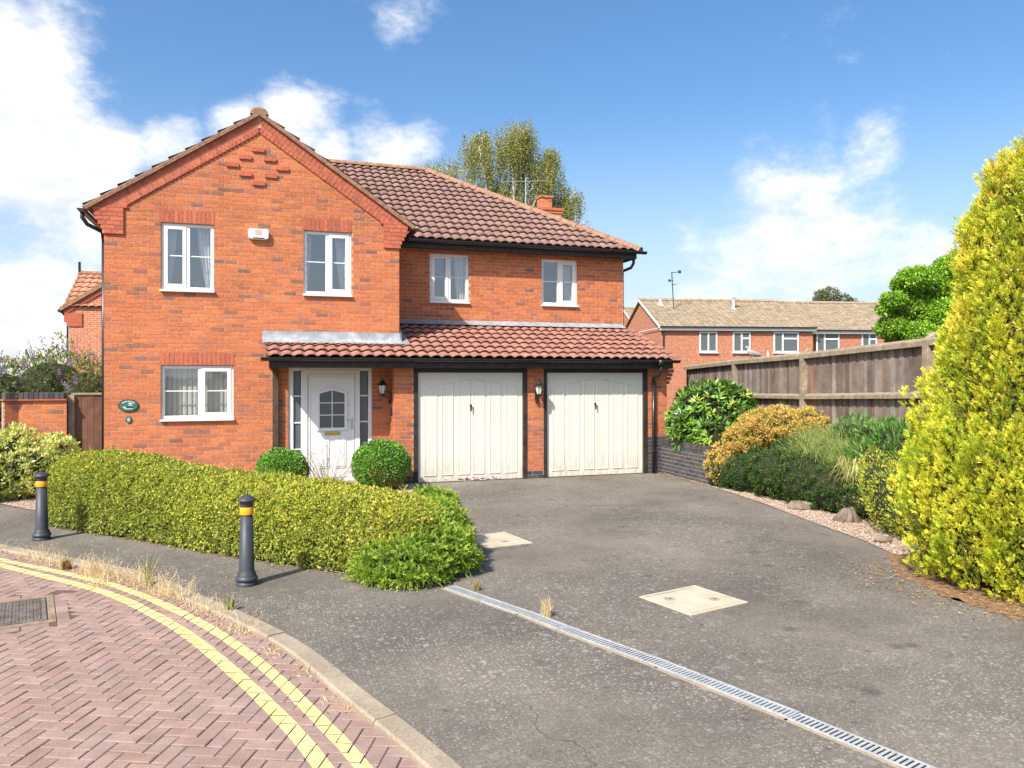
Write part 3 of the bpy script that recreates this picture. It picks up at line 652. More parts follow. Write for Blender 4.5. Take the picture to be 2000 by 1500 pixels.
# blue brick plinths
def blue_wall(name, x0, x1, z0, z1, Y, parent, off, face='y'):
    b, s = wall_bricks(x0, x1, z0, z1, [], None, off); root = mortar(name, [(s, Y)], parent, BLUEMORT)
    ms = [brick_mesh(brick_col(BBP, None)).mesh('blue_brick', BLUEBR) for _ in range(5)]
    for xa, xb, za, zb in b:
        if xb - xa > CL - .002: link(random.choice(ms), 'blue_brick', root, (xa, Y, za))
        else: MB().box(xa, xb, Y, Y + .1, za, zb, brick_col(BBP, None)).build('blue_brick', BLUEBR, root)
    return root
for x0, x1, z1 in ((4.835, 5.205, .15), (7.415, 7.765, .15), (10.015, 10.465, .75)): blue_wall('plinth', x0, x1, -.075, z1, GY - .004, house, x0)

# ---------------- windows
def window(w, Y, casement, sill=True, curtains=(), blinds=False, name='window', parent=house, bar=True, depth=.075, room=True, top=None, setback=.045, cw=None):
    x0, x1, z0, z1 = w; root = empty(name, (0, 0, 0), 0, parent); fy0, fy1 = Y + setback, Y + setback + .07; f = .058
    if sill: z0s = z0; z0 = z0 + .035
    fr = MB(); fr.box(x0, x1, fy0, fy1, z1 - f, z1 - .002); fr.box(x0, x1, fy0, fy1, z0, z0 + f); fr.box(x0, x0 + f, fy0, fy1, z0 + f, z1 - f); fr.box(x1 - f, x1, fy0, fy1, z0 + f, z1 - f)
    xm = (x0 + x1) / 2 if cw is None else x0 + (x1 - x0) * cw
    fr.box(xm - .035, xm + .035, fy0, fy1, z0 + f, z1 - f); fr.build('frame', UPVC, root, bevel=.006)
    lights = [(x0 + f, xm - .035), (xm + .035, x1 - f)]
    for i, (a, b) in enumerate(lights):
        za, zb = z0 + f, z1 - f
        if i == casement or (top is not None and i == top):
            s = .05; q = MB()
            if top == i:
                zt = zb - (zb - za) * .34
                for (c_, d_) in ((za, zt - .02), (zt + .02, zb)):
                    q.box(a, b, fy0 - .012, fy1 - .02, d_ - .035, d_); q.box(a, b, fy0 - .012, fy1 - .02, c_, c_ + .035); q.box(a, a + .035, fy0 - .012, fy1 - .02, c_ + .035, d_ - .035); q.box(b - .035, b, fy0 - .012, fy1 - .02, c_ + .035, d_ - .035)
                q.box(a, b, fy0, fy1 - .01, zt - .02, zt + .02)
            else:
                q.box(a - .012, b + .012, fy0 - .012, fy1 - .02, zb - s, zb + .012); q.box(a - .012, b + .012, fy0 - .012, fy1 - .02, za - .012, za + s)
                q.box(a - .012, a + s, fy0 - .012, fy1 - .02, za + s, zb - s); q.box(b - s, b + .012, fy0 - .012, fy1 - .02, za + s, zb - s)
            q.build('sash', UPVC, root, bevel=.005)
            if top != i: a, b, za, zb = a + s, b - s, za + s, zb - s
        MB().box(a, b, fy0 + .03, fy0 + .036, za, zb).build('pane', GLASS, root)
        if bar: MB().box(a, b, fy0 + .018, fy0 + .029, (za + zb) / 2 - .009 + .02, (za + zb) / 2 + .009 + .02).build('glazing_bar', UPVC, root)
    if sill: MB().box(x0 - .012, x1 + .012, Y - .055, fy1, z0s, z0s + .034).build('sill', UPVC, root, bevel=.006)
    if room:
        r = MB(); e = .03; X0, X1, Y0, Y1, Z0, Z1 = x0 - .4, x1 + .4, Y + .21, Y + 1.25, z0 - .35, z1 + .15
        r.add([(X0, Y0, Z0), (X1, Y0, Z0), (X1, Y1, Z0), (X0, Y1, Z0), (X0, Y0, Z1), (X1, Y0, Z1), (X1, Y1, Z1), (X0, Y1, Z1)], [(0, 1, 2, 3), (7, 6, 5, 4), (3, 2, 6, 7), (1, 0, 4, 5), (0, 3, 7, 4), (1, 2, 6, 5)][:3] + [(0, 3, 7, 4), (1, 2, 6, 5)])
        r.build('room', ROOM, root)
    for (cx0, cx1, cx2, cx3) in curtains:      # top edges, bottom edges
        V = []; F = []; n = 22; m = 6
        for j in range(m + 1):
            t = j / m; a = cx0 + (cx2 - cx0) * t ** 1.6; b = cx1 + (cx3 - cx1) * t ** 1.6
            for i in range(n + 1): u = i / n; V.append((a + (b - a) * u, Y + .24 + .02 * math.sin(u * 24), z1 - .02 - (z1 - z0 - .06) * t))
        for j in range(m):
            for i in range(n): q = j * (n + 1) + i; F.append((q, q + 1, q + n + 2, q + n + 1))
        MB().add(V, F).build('curtain', CURTAIN, root, smooth=True)
    if blinds:
        n = int((x1 - x0) / .089); sl = MB(); sl.add([(-.045, .012, 0), (-.015, -.004, 0), (.015, -.004, 0), (.045, .012, 0), (-.045, .012, 1), (-.015, -.004, 1), (.015, -.004, 1), (.045, .012, 1)], [(0, 1, 5, 4), (1, 2, 6, 5), (2, 3, 7, 6)]); me = sl.mesh('blind_slat', BLIND)
        for i in range(n + 1):
            o = link(me, 'blind_slat', root, (x0 + .03 + i * (x1 - x0 - .06) / n, Y + .235, z0 + .03), (0, 0, random.uniform(.12, .3))); o.scale = (1, 1, z1 - z0 - .06)
    return root
window(W_GL, 0, 0, curtains=[(.95, 1.12, .93, 1.0), (1.45, 1.70, 1.60, 1.70)])
window(W_GR, 0, 1, curtains=[(3.3, 3.42, 3.29, 3.35), (3.85, 4.08, 3.96, 4.08)])
wgf = window(W_GF, 0, 1, blinds=True, cw=.53)
MB().box(1.60, 1.665, .066, .069, 1.30, 1.355).build('sticker', STICKER, wgf)
window(W_M1, MAINY, 0, curtains=[(6.5, 6.75, 6.55, 6.75)])
window(W_M2, MAINY, 1, curtains=[(9.0, 9.26, 9.06, 9.26)])

# ---------------- front door with side lights
x0, x1, z1 = DOOR[0], DOOR[1], DOOR[3]; fd = empty('front_door', (0, 0, 0), 0, house); yd = .03
f = MB(); f.box(x0, x1, yd, yd + .08, z1 - .07, z1 - .002); f.box(x0, x0 + .09, yd, yd + .08, .1, z1 - .07); f.box(x1 - .07, x1, yd, yd + .08, .1, z1 - .07)
for xa, xb in ((3.22, 3.34), (4.20, 4.29)): f.box(xa, xb, yd - .006, yd + .08, .1, z1 - .07)
f.box(3.22, 4.29, yd - .008, yd + .08, z1 - .16, z1 - .07); f.box(x0 + .09, 3.22, yd + .002, yd + .08, .1, .16); f.box(4.29, x1 - .07, yd + .002, yd + .08, .1, .16)
f.box(x0, x1, -.02, yd + .08, .04, .1); f.build('frame', UPVC, fd, bevel=.006)
for xa, xb in ((x0 + .09, 3.22), (4.29, x1 - .07)):
    zt, zb = z1 - .07, .16; h = (zt - zb) / 4
    for i in range(4): MB().box(xa + .012, xb - .012, yd + .035, yd + .045, zb + i * h + .012, zb + (i + 1) * h - .012).build('side_pane', GLASSD, fd)
    for i in range(5): zc = zb + i * h; MB().box(xa + .001, xb - .001, yd + .015, yd + .06, zc - .012 + (.012 if i == 0 else -.012 if i == 4 else 0), zc + .012 + (.012 if i == 0 else -.012 if i == 4 else 0)).build('glazing_bar', UPVC, fd)
leaf = MB(); la, lb, lz0, lz1 = 3.345, 4.195, .11, z1 - .165
ly = yd + .018; leaf.box(la, lb, ly, ly + .05, lz0, lz1); leaf_o = leaf.build('door_leaf', DOORW, fd, bevel=.004)
bd = MB(); bd.box(la + .012, lb - .012, ly - .012, ly, lz1 - .07, lz1 - .045); bd.box(la + .012, la + .04, ly - .012, ly, lz0 + .04, lz1 - .07); bd.box(lb - .04, lb - .012, ly - .012, ly, lz0 + .04, lz1 - .07); bd.build('edge_moulding', DOORW, leaf_o, bevel=.005)
# arched six-pane light
gx0, gx1, gz0, gz1, gzp = 3.555, 4.005, 1.03, 1.66, 1.725; gm = (gx0 + gx1) / 2
outer = [(gx0 - .055, gz0 - .055), (gx1 + .055, gz0 - .055), (gx1 + .055, gz1 + .03), (gm, gzp + .055), (gx0 - .055, gz1 + .03)]
inner = [(gx0, gz0), (gx1, gz0), (gx1, gz1), (gm, gzp), (gx0, gz1)]
q = MB(); V = [(x, ly - .022, z) for x, z in outer] + [(x, ly - .022, z) for x, z in inner] + [(x, ly, z) for x, z in outer] + [(x, ly - .004, z) for x, z in inner]
F = [(i, (i + 1) % 5, 5 + (i + 1) % 5, 5 + i) for i in range(5)] + [(10 + i, 10 + (i + 1) % 5, (i + 1) % 5, i) for i in range(5)] + [(5 + i, 5 + (i + 1) % 5, 15 + (i + 1) % 5, 15 + i) for i in range(5)]
q.add(V, F).build('light_frame', DOORW, leaf_o, bevel=.004)
rows = [gz0, gz0 + .235, gz0 + .46, None]
for r in range(3):
    for s_ in (0, 1):
        a, b = (gx0, gm - .008) if s_ == 0 else (gm + .008, gx1); zb = rows[r] + (.008 if r else 0)
        if r < 2: pts = [(a, zb), (b, zb), (b, rows[r + 1] - .008), (a, rows[r + 1] - .008)]
        else: pts = [(a, zb), (b, zb), (b, gzp - .002 if s_ == 0 else gz1), (a, gz1 if s_ == 0 else gzp - .002)]
        MB().prism(pts, 'y', ly - .006, ly - .002).build('pane', GLASSD, leaf_o)
q = MB(); q.box(gm - .008, gm + .008, ly - .016, ly - .001, gz0, gzp)
for r in (1, 2): q.box(gx0, gm - .008, ly - .016, ly - .001, rows[r] - .008, rows[r] + .008); q.box(gm + .008, gx1, ly - .016, ly - .001, rows[r] - .008, rows[r] + .008)
q.build('glazing_bar', DOORW, leaf_o)
for a, b in ((3.53, 3.73), (3.83, 4.03)):
    q = MB(); q.box(a, b, ly - .012, ly, .28, .82); q.box(a + .035, b - .035, ly - .02, ly - .012, .315, .785); q.build('lower_panel', DOORW, leaf_o, bevel=.008)
q = MB(); q.box(3.64, 3.93, ly - .014, ly, .895, .96); q.build('letterbox', BRASS, leaf_o, bevel=.004)
q = MB(); q.box(4.125, 4.155, ly - .014, ly, 1.0, 1.20); q.tube([(4.14, ly - .01, 1.165), (4.14, ly - .05, 1.165), (4.03, ly - .052, 1.168)], .010); q.build('handle', STEEL, leaf_o)
MB().box(2.95, 4.56, -.32, -.02, -.05, .04).build('door_step', CONC, house, bevel=.008)

# ---------------- garage doors
def garage(a, b):
    root = empty('garage_door', (0, 0, 0), 0, house); top = 2.05; y = GY + .035
    slab = MB(); slab.box(a, b, y, y + .04, .012, top); so = slab.build('door_skin', CREAM, root, bevel=.003)
    W = b - a; sx = W / 688.0
    pan = [(36, 123, 93, 75), (146, 228, 71, 56), (253, 338, 51, 35)]; pan += [(688 - q, 688 - p, d, c) for p, q, c, d in pan[::-1]]
    for p, q, t0, t1 in pan:
        xa, xb = a + p * sx, a + (q + 12) * sx if p < 344 else a + q * sx
        xb = a + q * sx; za = .115; zl, zr = top - t0 / 335.0, top - t1 / 335.0
        pts = [(xa, za), (xb, za), (xb, zr), (xa, zl)]
        if p < 40: pts = [(xa, za), (xb, za), (xb, zr), (xa + .05, zl + .022), (xa + .012, zl - .02), (xa, zl - .06)]
        if q > 648: pts = [(xa, za), (xb, za), (xb, zr - .06), (xb - .012, zr - .02), (xb - .05, zr + .022), (xa, zl)]
        q_ = MB(); cx = sum(v[0] for v in pts) / len(pts); cz = sum(v[1] for v in pts) / len(pts)
        def ins(v, d):
            return (v[0] + (d if v[0] < cx else -d), v[1] + (d if v[1] < cz else -d))
        n = len(pts); i1 = [ins(v, .016) for v in pts]; i2 = [ins(v, .034) for v in pts]
        V = [(v[0], y - .0005, v[1]) for v in pts] + [(v[0], y - .013, v[1]) for v in i1] + [(v[0], y - .006, v[1]) for v in i2]
        F = [(i, (i + 1) % n, n + (i + 1) % n, n + i) for i in range(n)] + [(n + i, n + (i + 1) % n, 2 * n + (i + 1) % n, 2 * n + i) for i in range(n)] + [tuple(range(2 * n, 3 * n))]
        q_.add(V, F).build('door_panel', CREAM, root)
    xm = (a + b) / 2; h = MB(); h.tube([(xm - .02, y - .002, 1.43), (xm - .02, y - .045, 1.43)], .021, 12); h.box(xm - .033, xm - .007, y - .058, y - .045, 1.32, 1.455); h.build('handle', BLACKP, root, bevel=.004)
    return root
g1 = garage(5.285, 7.335); g2 = garage(7.83, 9.925)
RED = M('worn_red', (.25, .03, .03), .7); 
q = MB()
for _ in range(26):
    xx = random.gauss(6.5, .28); s_ = random.uniform(.012, .05); zz = random.uniform(.02, .06); q.add([(xx - s_, GY + .0335, zz), (xx + s_ * .8, GY + .0335, zz - .006), (xx + s_ * .5, GY + .0335, zz + random.uniform(.006, .022)), (xx - s_ * .6, GY + .0335, zz + .01)], [(0, 1, 2, 3)])
q.build('paint_wear', RED, g1)
gf = MB()
for a, b in ((5.20, 7.42), (7.76, 10.02)):
    da, db = (5.285, 7.335) if a < 6 else (7.83, 9.925)
    gf.box(a + .003, da - .004, GY - .012, GY + .14, -.01, 2.06); gf.box(db + .004, b - .003, GY - .012, GY + .14, -.01, 2.06); gf.box(a + .003, b - .003, GY - .015, GY + .14, 2.062, 2.205)
gf.build('garage_frame', BLACKW, house, bevel=.006)
MB().box(5.2, 10.02, GY + .09, GY + .2, 0, 2.2).build('garage_backing', BLACKW, house)

# ---------------- roofs
TW, TG = .20, .318
def tile_prof(n=8): return [(TW * i / n, .018 * math.sin(2 * math.pi * i / n + 2.2) + .005 * math.sin(4 * math.pi * i / n)) for i in range(n + 1)]
def tile_geo(L=TG + .05, lim=None, x0=0.0):
    pr_ = tile_prof(); V = []; n = len(pr_)
    for y, lift in ((0, .052), (L, .002)):
        for x, h in pr_: V.append((x, y, h + lift + .02))
    for x, h in pr_: V.append((x, .002, h + .054))
    F = [(i, i + 1, n + i + 1, n + i) for i in range(n - 1)] + [(2 * n + i, 2 * n + i + 1, i + 1, i) for i in range(n - 1)]
    return np.array(V), F
tV, tF = tile_geo()
TP_low = [(.315, .145, .107), (.30, .138, .104), (.33, .155, .115), (.285, .132, .10)]
TP_up = [(.235, .137, .112), (.25, .145, .118), (.22, .13, .107), (.24, .145, .12)]
def tmesh(pal): return [MB().add(tV, tF, np.array(random.choice(pal)) * random.uniform(.93, 1.07)).mesh('tile', TILE, True) for _ in range(14)]
tm_low, tm_up = tmesh(TP_low), tmesh(TP_up)
tiles_rest = MB(); n_tile = 0
def roof_tiles(parent, ox, oy, oz, xd, up, ncol, nrow, keep, limit, pal, meshes, clip=None):
    global n_tile
    nr = np.cross(xd, up); B = np.stack([xd, up, nr], 1)
    for r in range(nrow):
        for c in range(ncol):
            p = np.array([ox, oy, oz]) + xd * c * TW + up * r * TG
            k = keep(p, c, r)
            if not k: continue
            if k == 1 and n_tile < limit:
                m4 = Matrix.Identity(4)
                for a in range(3):
                    for b in range(3): m4[a][b] = B[a][b]
                j = p + nr * random.uniform(-.003, .003); m4.translation = Vector(j); link(random.choice(meshes), 'tile', parent, mat4=m4); n_tile += 1
            else:
                V = tV @ B.T + p
                if clip is not None: V = clip(V, nr)
                tiles_rest.add(V, tF, np.array(random.choice(pal)) * random.uniform(.93, 1.07))
# lean-to over porch and garage
LP = math.atan(.345); lup = np.array([0, math.cos(LP), math.sin(LP)]); LE = (-.80, 2.30)
def lz(y): return LE[1] + (y - LE[0]) * math.tan(LP)
lean = MB(); X0, X1 = 2.60, 10.47
lean.prism([(LE[0] + .02, lz(LE[0] + .02) - .012), (0.05, lz(.05) - .012), (.05, lz(.05) - .06), (LE[0] + .02, lz(LE[0] + .02) - .06)], 'x', X0, 5.03)
lean.prism([(LE[0] + .02, lz(LE[0] + .02) - .012), (1.45, lz(1.45) - .012), (1.45, lz(1.45) - .06), (LE[0] + .02, lz(LE[0] + .02) - .06)], 'x', 5.03, X1)
lean_roof = lean.build('lean_to_roof', BROWNW, house)
def keep_l(p, c, r):
    if p[0] < 4.95 and p[1] > -.16: return 0
    if p[1] > 1.28: return 0
    return 1
roof_tiles(lean_roof, X0 - .02, LE[0], LE[1], np.array([1.0, 0, 0]), lup, 40, 8, keep_l, 300, TP_low, tm_low)
# main roof
MP = math.atan(.615); mup = np.array([0, math.cos(MP), math.sin(MP)]); ME = (1.10, 4.80, 10.67); MH = 4.05; MR = ME[1] + MH * .615
main = MB(); e = .014
A_ = (-.3, ME[0], ME[1]); 
V = [(-.3, ME[0], ME[1]), (ME[2], ME[0], ME[1]), (ME[2] - MH, ME[0] + MH, MR), (2.5, ME[0] + MH, MR), (ME[2], ME[0] + 2 * MH, ME[1]), (-.3, ME[0] + 2 * MH, ME[1])]
main.add(V, [(0, 1, 2, 3), (1, 4, 2), (4, 5, 3, 2), (5, 0, 3)], TP_up[0]); main_roof = main.build('main_roof', TILE, house)
def gz_at(x): return G_RZ - abs(x - G_RX) * GS
def keep_m(p, c, r):
    x = p[0]; hip = ME[2] - (p[1] - ME[0])
    if x > hip + .1 or r * TG > MH / math.cos(MP) - .1: return 0
    if p[2] + .1 < gz_at(x + .1) or x < 2.4: return 0
    if x + TW > hip - .35: return 2
    if p[2] < gz_at(x) + .25: return 2
    return 1
def clip_m(V, nr):
    V = V.copy(); V[:, 0] = np.minimum(V[:, 0], ME[2] - (V[:, 1] - ME[0]) + .02); return V
roof_tiles(main_roof, 2.49, ME[0], ME[1], np.array([1.0, 0, 0]), mup, 41, 15, keep_m, 300, TP_up, tm_up, clip_m)
# gable roof: two slopes, verge tiles laid singly
gr = MB(); yb = 4.6
for s_ in (-1, 1):
    xe = G_RX + s_ * (G_RX - G_EAVE_X)
    gr.add([(xe, -.06, G_EAVE_Z), (G_RX, -.06, G_RZ), (G_RX, yb, G_RZ), (xe, 2.2, G_EAVE_Z), (xe, 1.3, G_EAVE_Z)], [(0, 1, 2, 3, 4) if s_ < 0 else (4, 3, 2, 1, 0)], TP_up[0])
gable_roof = gr.build('gable_roof', TILE, house)
lefts = np.array([0, -1.0, 0]); upl = np.array([math.cos(rk), 0, math.sin(rk)])
roof_tiles(gable_roof, G_EAVE_X, 1.51, G_EAVE_Z, np.array([0, -1.0, 0]), upl, 8, 10, lambda p, c, r: 1 if c >= 6 else 2, 420, TP_up, tm_up)
roof_tiles(gable_roof, 2 * G_RX - G_EAVE_X, -.09, G_EAVE_Z, np.array([0, 1.0, 0]), np.array([-math.cos(rk), 0, math.sin(rk)]), 6, 10, lambda p, c, r: 1 if c < 2 else 2, 420, TP_up, tm_up)
tag(tiles_rest.build('roof_tiles', TILE, house, smooth=True), kind='stuff')
# verge undercloak and mortar
for s_ in (0, 1):
    c4 = [np.array([G_EAVE_X, 0, G_EAVE_Z]) + ux * a + un * h for a, h in ((-.03, -.018), (Lr, -.018), (Lr, .012), (-.03, .012))]
    c5 = [np.array([G_EAVE_X, 0, G_EAVE_Z]) + ux * a + un * h for a, h in ((-.03, .013), (Lr, .013), (Lr, .05), (-.03, .05))]
    for nm, cc, ya, mt in (('undercloak', c4, -.085, HIPT), ('verge_mortar', c5, -.088, HIPT)):
        pts = [(min(c[0], G_RX), c[2]) for c in cc]
        if s_: pts = [(2 * G_RX - x, z) for x, z in pts][::-1]
        MB().prism(pts, 'y', ya, .1, (.2, .16, .12)).build(nm, mt, gable_roof)
# half-round ridge and hip tiles
def ridge_run(parent, a, b, name, mat, r=.115, n=None, sag=0.0):
    a, b = Vector(a), Vector(b); d = (b - a); L_ = d.length; d.normalize(); n = n or max(1, round(L_ / .42)); w = d.cross(Vector((0, 0, 1))).normalized(); u = w.cross(d)
    for i in range(n):
        p, q = a + d * (L_ * i / n), a + d * (L_ * (i + 1) / n - .006); V = []; S = 10; F = []
        for e, k in ((p, 1.05), (q, .97)):
            for j in range(S + 1):
                t = math.pi * (j / S) ; V.append(tuple(e + (w * math.cos(t) * 1.25 + u * (math.sin(t) * .95 - .35)) * r * k))
        for j in range(S): F.append((j, j + 1, S + 2 + j, S + 1 + j))
        F.append(tuple(range(S, -1, -1))); F.append(tuple(range(S + 1, 2 * S + 2))); MB().add(V, F).build(name, mat, parent, smooth=False)
ridge_run(main_roof, (2.6, ME[0] + MH, MR + .045), (ME[2] - MH + .05, ME[0] + MH, MR + .045), 'ridge_tile', RIDGE)
ridge_run(main_roof, (ME[2] + .03, ME[0] - .03, ME[1] + .03), (ME[2] - MH, ME[0] + MH, MR + .045), 'hip_tile', HIPT)
ridge_run(gable_roof, (G_RX, -.09, G_RZ + .045), (G_RX, yb - .2, G_RZ + .045), 'ridge_tile', RIDGE, .12)
# chimney
ch = empty('chimney', (0, 0, 0), 0, main_roof)
q = MB(); q.box(9.62, 10.12, 4.45, 4.95, 5.0, 6.36); q.build('stack', FARBRICK, ch)
q = MB(); q.box(9.58, 10.16, 4.41, 4.99, 6.36, 6.43, BP[3]); q.box(9.6, 10.14, 4.43, 4.97, 6.29, 6.355, BP[1]); q.build('stack_cap', BRICK, ch); 
q = MB(); q.box(9.57, 9.89, 4.52, 4.84, 6.432, 6.70); q.box(9.545, 9.915, 4.495, 4.865, 6.70, 6.76); q.build('chimney_pot', TERRACOTTA, ch, bevel=.015)

# ---------------- fascias, gutters, pipes
def gutter(name, x0, x1, y, z, parent, r=.056, ends=True):
    q = MB(); V = []; F = []; S = 8
    for x in (x0, x1):
        for j in range(S + 1):
            t = math.pi + math.pi * j / S; V.append((x, y + r * math.cos(t), z + r * math.sin(t)))
    n = S + 1
    for j in range(S): F.append((j, j + 1, n + j + 1, n + j))
    F += [tuple(range(n)), tuple(range(2 * n - 1, n - 1, -1))]; q.add(V, F)
    q.box(x0, x1, y - r - .004, y - r + .004, z - .01, z + .006); o = q.build(name, BLACKP, parent, smooth=False); 
    k = 0; x = x0 + .25
    while x < x1:
        V = []; F = []
        for xx in (x, x + (.09 if k % 4 == 1 else .022)):
            for j in range(S + 1): t = math.pi + math.pi * j / S; V.append((xx, y + (r + .007) * math.cos(t), z + (r + .007) * math.sin(t) + .003))
        for j in range(S): F.append((j, j + 1, n + j + 1, n + j))
        MB().add(V, F).build('gutter_bracket', BLACKP, o); k += 1; x += .82
    return o
gutter('gutter', 2.52, 10.56, LE[0] - .035, LE[1] + .0, house)
gutter('gutter', 5.1, 10.82, ME[0] - .045, ME[1] - .012, house)
q = MB(); q.box(2.66, 10.46, LE[0] + .045, LE[0] + .07, 2.13, 2.31); q.box(2.66, 2.69, LE[0] + .07, -.005, 2.13, 2.38); q.build('fascia', BLACKW, house)
MB().box(2.69, 10.45, LE[0] + .07, GY - .018, 2.16, 2.175).build('soffit', BLACKW, house)
MB().box(2.69, 4.83, GY + .0, -.004, 2.162, 2.178).build('porch_soffit', BROWNW, house)
q = MB(); q.box(5.05, 10.62, ME[0] + .03, ME[0] + .055, 4.635, 4.80); q.box(10.60, 10.62, ME[0] + .055, 8.9, 4.635, 4.80); q.build('fascia', BLACKW, house)
q = MB(); q.box(5.03, 10.6, ME[0] + .055, MAINY - .002, 4.66, 4.675); q.box(10.43, 10.6, MAINY, 8.9, 4.662, 4.677); q.build('soffit', BLACKW, house)
# gable eave gutters seen end-on
for s_ in (0, 1):
    xx = -.33 if not s_ else 5.33
    q = MB(); V = []; F = []; S = 8
    ys = (-.10, 8.5) if not s_ else (-.10, 1.35)
    for y in ys:
        for j in range(S + 1): t = math.pi + math.pi * j / S; V.append((xx + .06 * math.cos(t), y, 4.79 + .06 * math.sin(t)))
    n = S + 1
    for j in range(S): F.append((j, j + 1, n + j + 1, n + j))
    F += [tuple(range(n)), tuple(range(2 * n - 1, n - 1, -1))]; q.add(V, F).build('gutter', BLACKP, house)
q = MB(); q.tube([(-.33, .02, 4.74), (-.33, .02, 4.66), (-.26, .05, 4.55), (-.06, .20, 4.46), (-.04, .22, 4.3)], .034, 10); q.tube([(-.04, .22, 4.3), (-.04, .22, 0)], .034, 10); q.build('downpipe', BLACKP, house, smooth=True)
q = MB(); q.tube([(10.62, 1.28, 4.75), (10.62, 1.28, 4.56), (10.58, 1.33, 4.46), (10.46, 1.5, 4.40), (10.455, 1.52, 4.3), (10.455, 1.52, 2.9)], .034, 10); q.build('downpipe', BLACKP, house, smooth=True)
dpx = 10.13; q = MB(); q.box(dpx - .05, dpx + .05, LE[0] - .10, LE[0] + .03, 2.2, 2.31); q.tube([(dpx + .02, LE[0] - .03, 2.24), (dpx + .02, LE[0] - .03, 2.10), (dpx, LE[0] + .04, 2.0), (dpx - .005, GY - .06, 1.92), (dpx - .005, GY - .06, 1.82)], .036, 12); q.tube([(dpx - .005, GY - .06, 1.84), (dpx, GY - .055, .02)], .034, 12); o = q.build('downpipe', BLACKP, house, smooth=True)
for z in (1.8, 1.0, .45): MB().lathe([(.0395, 0), (.0395, .05)], (dpx, GY - .06, z), 12).build('pipe_clip', BLACKP, o)
# corbel bricks at the foot of the lean-to verge
for k in range(4): MB().box(10.463 , 10.475 + .035 * (k + 1), GY - .03, GY + .15, 1.82 + k * .078, 1.888 + k * .078, brick_col(REDP, None)).build('corbel_brick', BRICK, garage_wall)
MB().box(10.455, 10.50, GY - .025, GY + .15, 1.98, 2.2).build('corbel_bed', MORTAR, garage_wall)
# lead flashings, in overlapping lengths
def flash(x0, x1, Y, ztop, zb, yb_, n):
    for i in range(n):
        a, b = x0 + (x1 - x0) * i / n, x0 + (x1 - x0) * (i + 1) / n + (.03 if i < n - 1 else 0); dz = .002 * (i % 2); w_ = random.uniform(-.006, .006)
        V = []; F = []
        m = 12
        for j in range(m + 1):
            x = a + (b - a) * j / m; wv = .012 * math.sin(x * 31) + random.uniform(-.004, .004)
            V += [(x, Y - .012 - dz, ztop + w_), (x, Y - .022 - dz, zb + .05), (x, Y - .055 - dz, zb + .012), (x, yb_ - .02 + wv, lz(yb_) + .075 + wv * .4 + dz)]
        for j in range(m):
            for k in range(3): F.append((4 * j + k, 4 * j + k + 1, 4 * j + k + 5, 4 * j + k + 4))
        MB().add(V, F).build('lead_flashing', LEAD, lean_roof, smooth=True)
flash(2.55, 5.06, 0, 2.80, lz(0) + .05, -.19, 3)
flash(5.0, 10.40, MAINY, 3.17, lz(MAINY) + .05, 1.2, 6)
q = MB(); q.add([(5.0, -.03, 2.83), (5.035, MAINY, 3.2), (5.035, MAINY, lz(MAINY) + .08), (5.035, -.03, lz(0) + .08), (5.2, MAINY, lz(MAINY) + .07), (5.2, -.2, lz(-.2) + .075), (5.03, -.2, lz(-.2) + .075), (5.035, -.03, 2.83)], [(7, 1, 2, 3), (3, 2, 4, 5, 6)]); q.build('lead_flashing', LEAD, lean_roof)
# porch post
MB().box(2.725, 2.825, -.10, -.005, -.05, 2.16).build('porch_post', BROWNW, house, bevel=.004)
MB().box(4.795, 4.833, -.36, -.31, 1.25, 1.41).build('bell_push', BLACKP, house, bevel=.008)

# ------------------------------------------------------------------ fittings on the house
def lantern(name, base, head_dir, label, group):
    """base: wall point; head_dir: unit vector away from the wall"""
    r = empty(name, base); d = Vector(head_dir); tag(r, label, 'wall lamp', group)
    hx, hy = d.x * .17, d.y * .17
    p = MB(); n = Vector((-d.y, d.x, 0)); a = -n * .03 + d * .001
    p.obox((a.x, a.y, -.09), n * .06, d * .035, (0, 0, .16)); p.build('back_plate', BLACKP, r, bevel=.006)
    p = MB(); p.tube([d * .03 + Vector((0, 0, -.02)), d * .10 + Vector((0, 0, -.05)), d * .17 + Vector((0, 0, 0))], .012, 8); p.lathe([(.012, -.02), (.03, 0), (.045, .02), (.04, .035)], (hx, hy, 0), 12); p.build('arm', BLACKP, r)
    MB().lathe([(.046, .035), (.076, .185)], (hx, hy, 0), 6).build('glass', LAMPG, r)
    p = MB()
    for k in range(6):
        t = k * math.pi / 3; p.tube([(hx + .047 * math.cos(t), hy + .047 * math.sin(t), .035), (hx + .078 * math.cos(t), hy + .078 * math.sin(t), .187)], .0045, 5)
    p.lathe([(.1, .185), (.102, .193), (.055, .235), (.045, .255), (.028, .275), (.01, .285), (.008, .31), (.013, .32), (.004, .335)], (hx, hy, 0), 12); p.build('cap', BLACKP, r)
    p = MB(); b = d * .02; p.lathe([(.02, -.15), (.028, -.135), (.028, -.10), (.018, -.085)], (b.x + d.x * .02, b.y + d.y * .02, 0), 12); p.build('sensor', BLACKP, r)
lantern('wall_lantern', (7.60, GY - .002, 1.61), (0, -1, 0), 'black carriage lamp on the brick pier between the garage doors', 'wall lanterns')
lantern('wall_lantern', (4.832, -.27, 1.63), (-1, 0, 0), 'black carriage lamp beside the white front door', 'wall lanterns')
al = empty('alarm_box', (2.486, -.004, 4.43)); tag(al, 'white burglar alarm box between the upper gable windows', 'alarm box')
MB().prism([(-.17, .02), (-.11, 0), (.11, 0), (.17, .02), (.18, .15), (.15, .185), (-.15, .185), (-.18, .15)], 'y', -.075, 0).build('housing', WHITEP, al, bevel=.012)
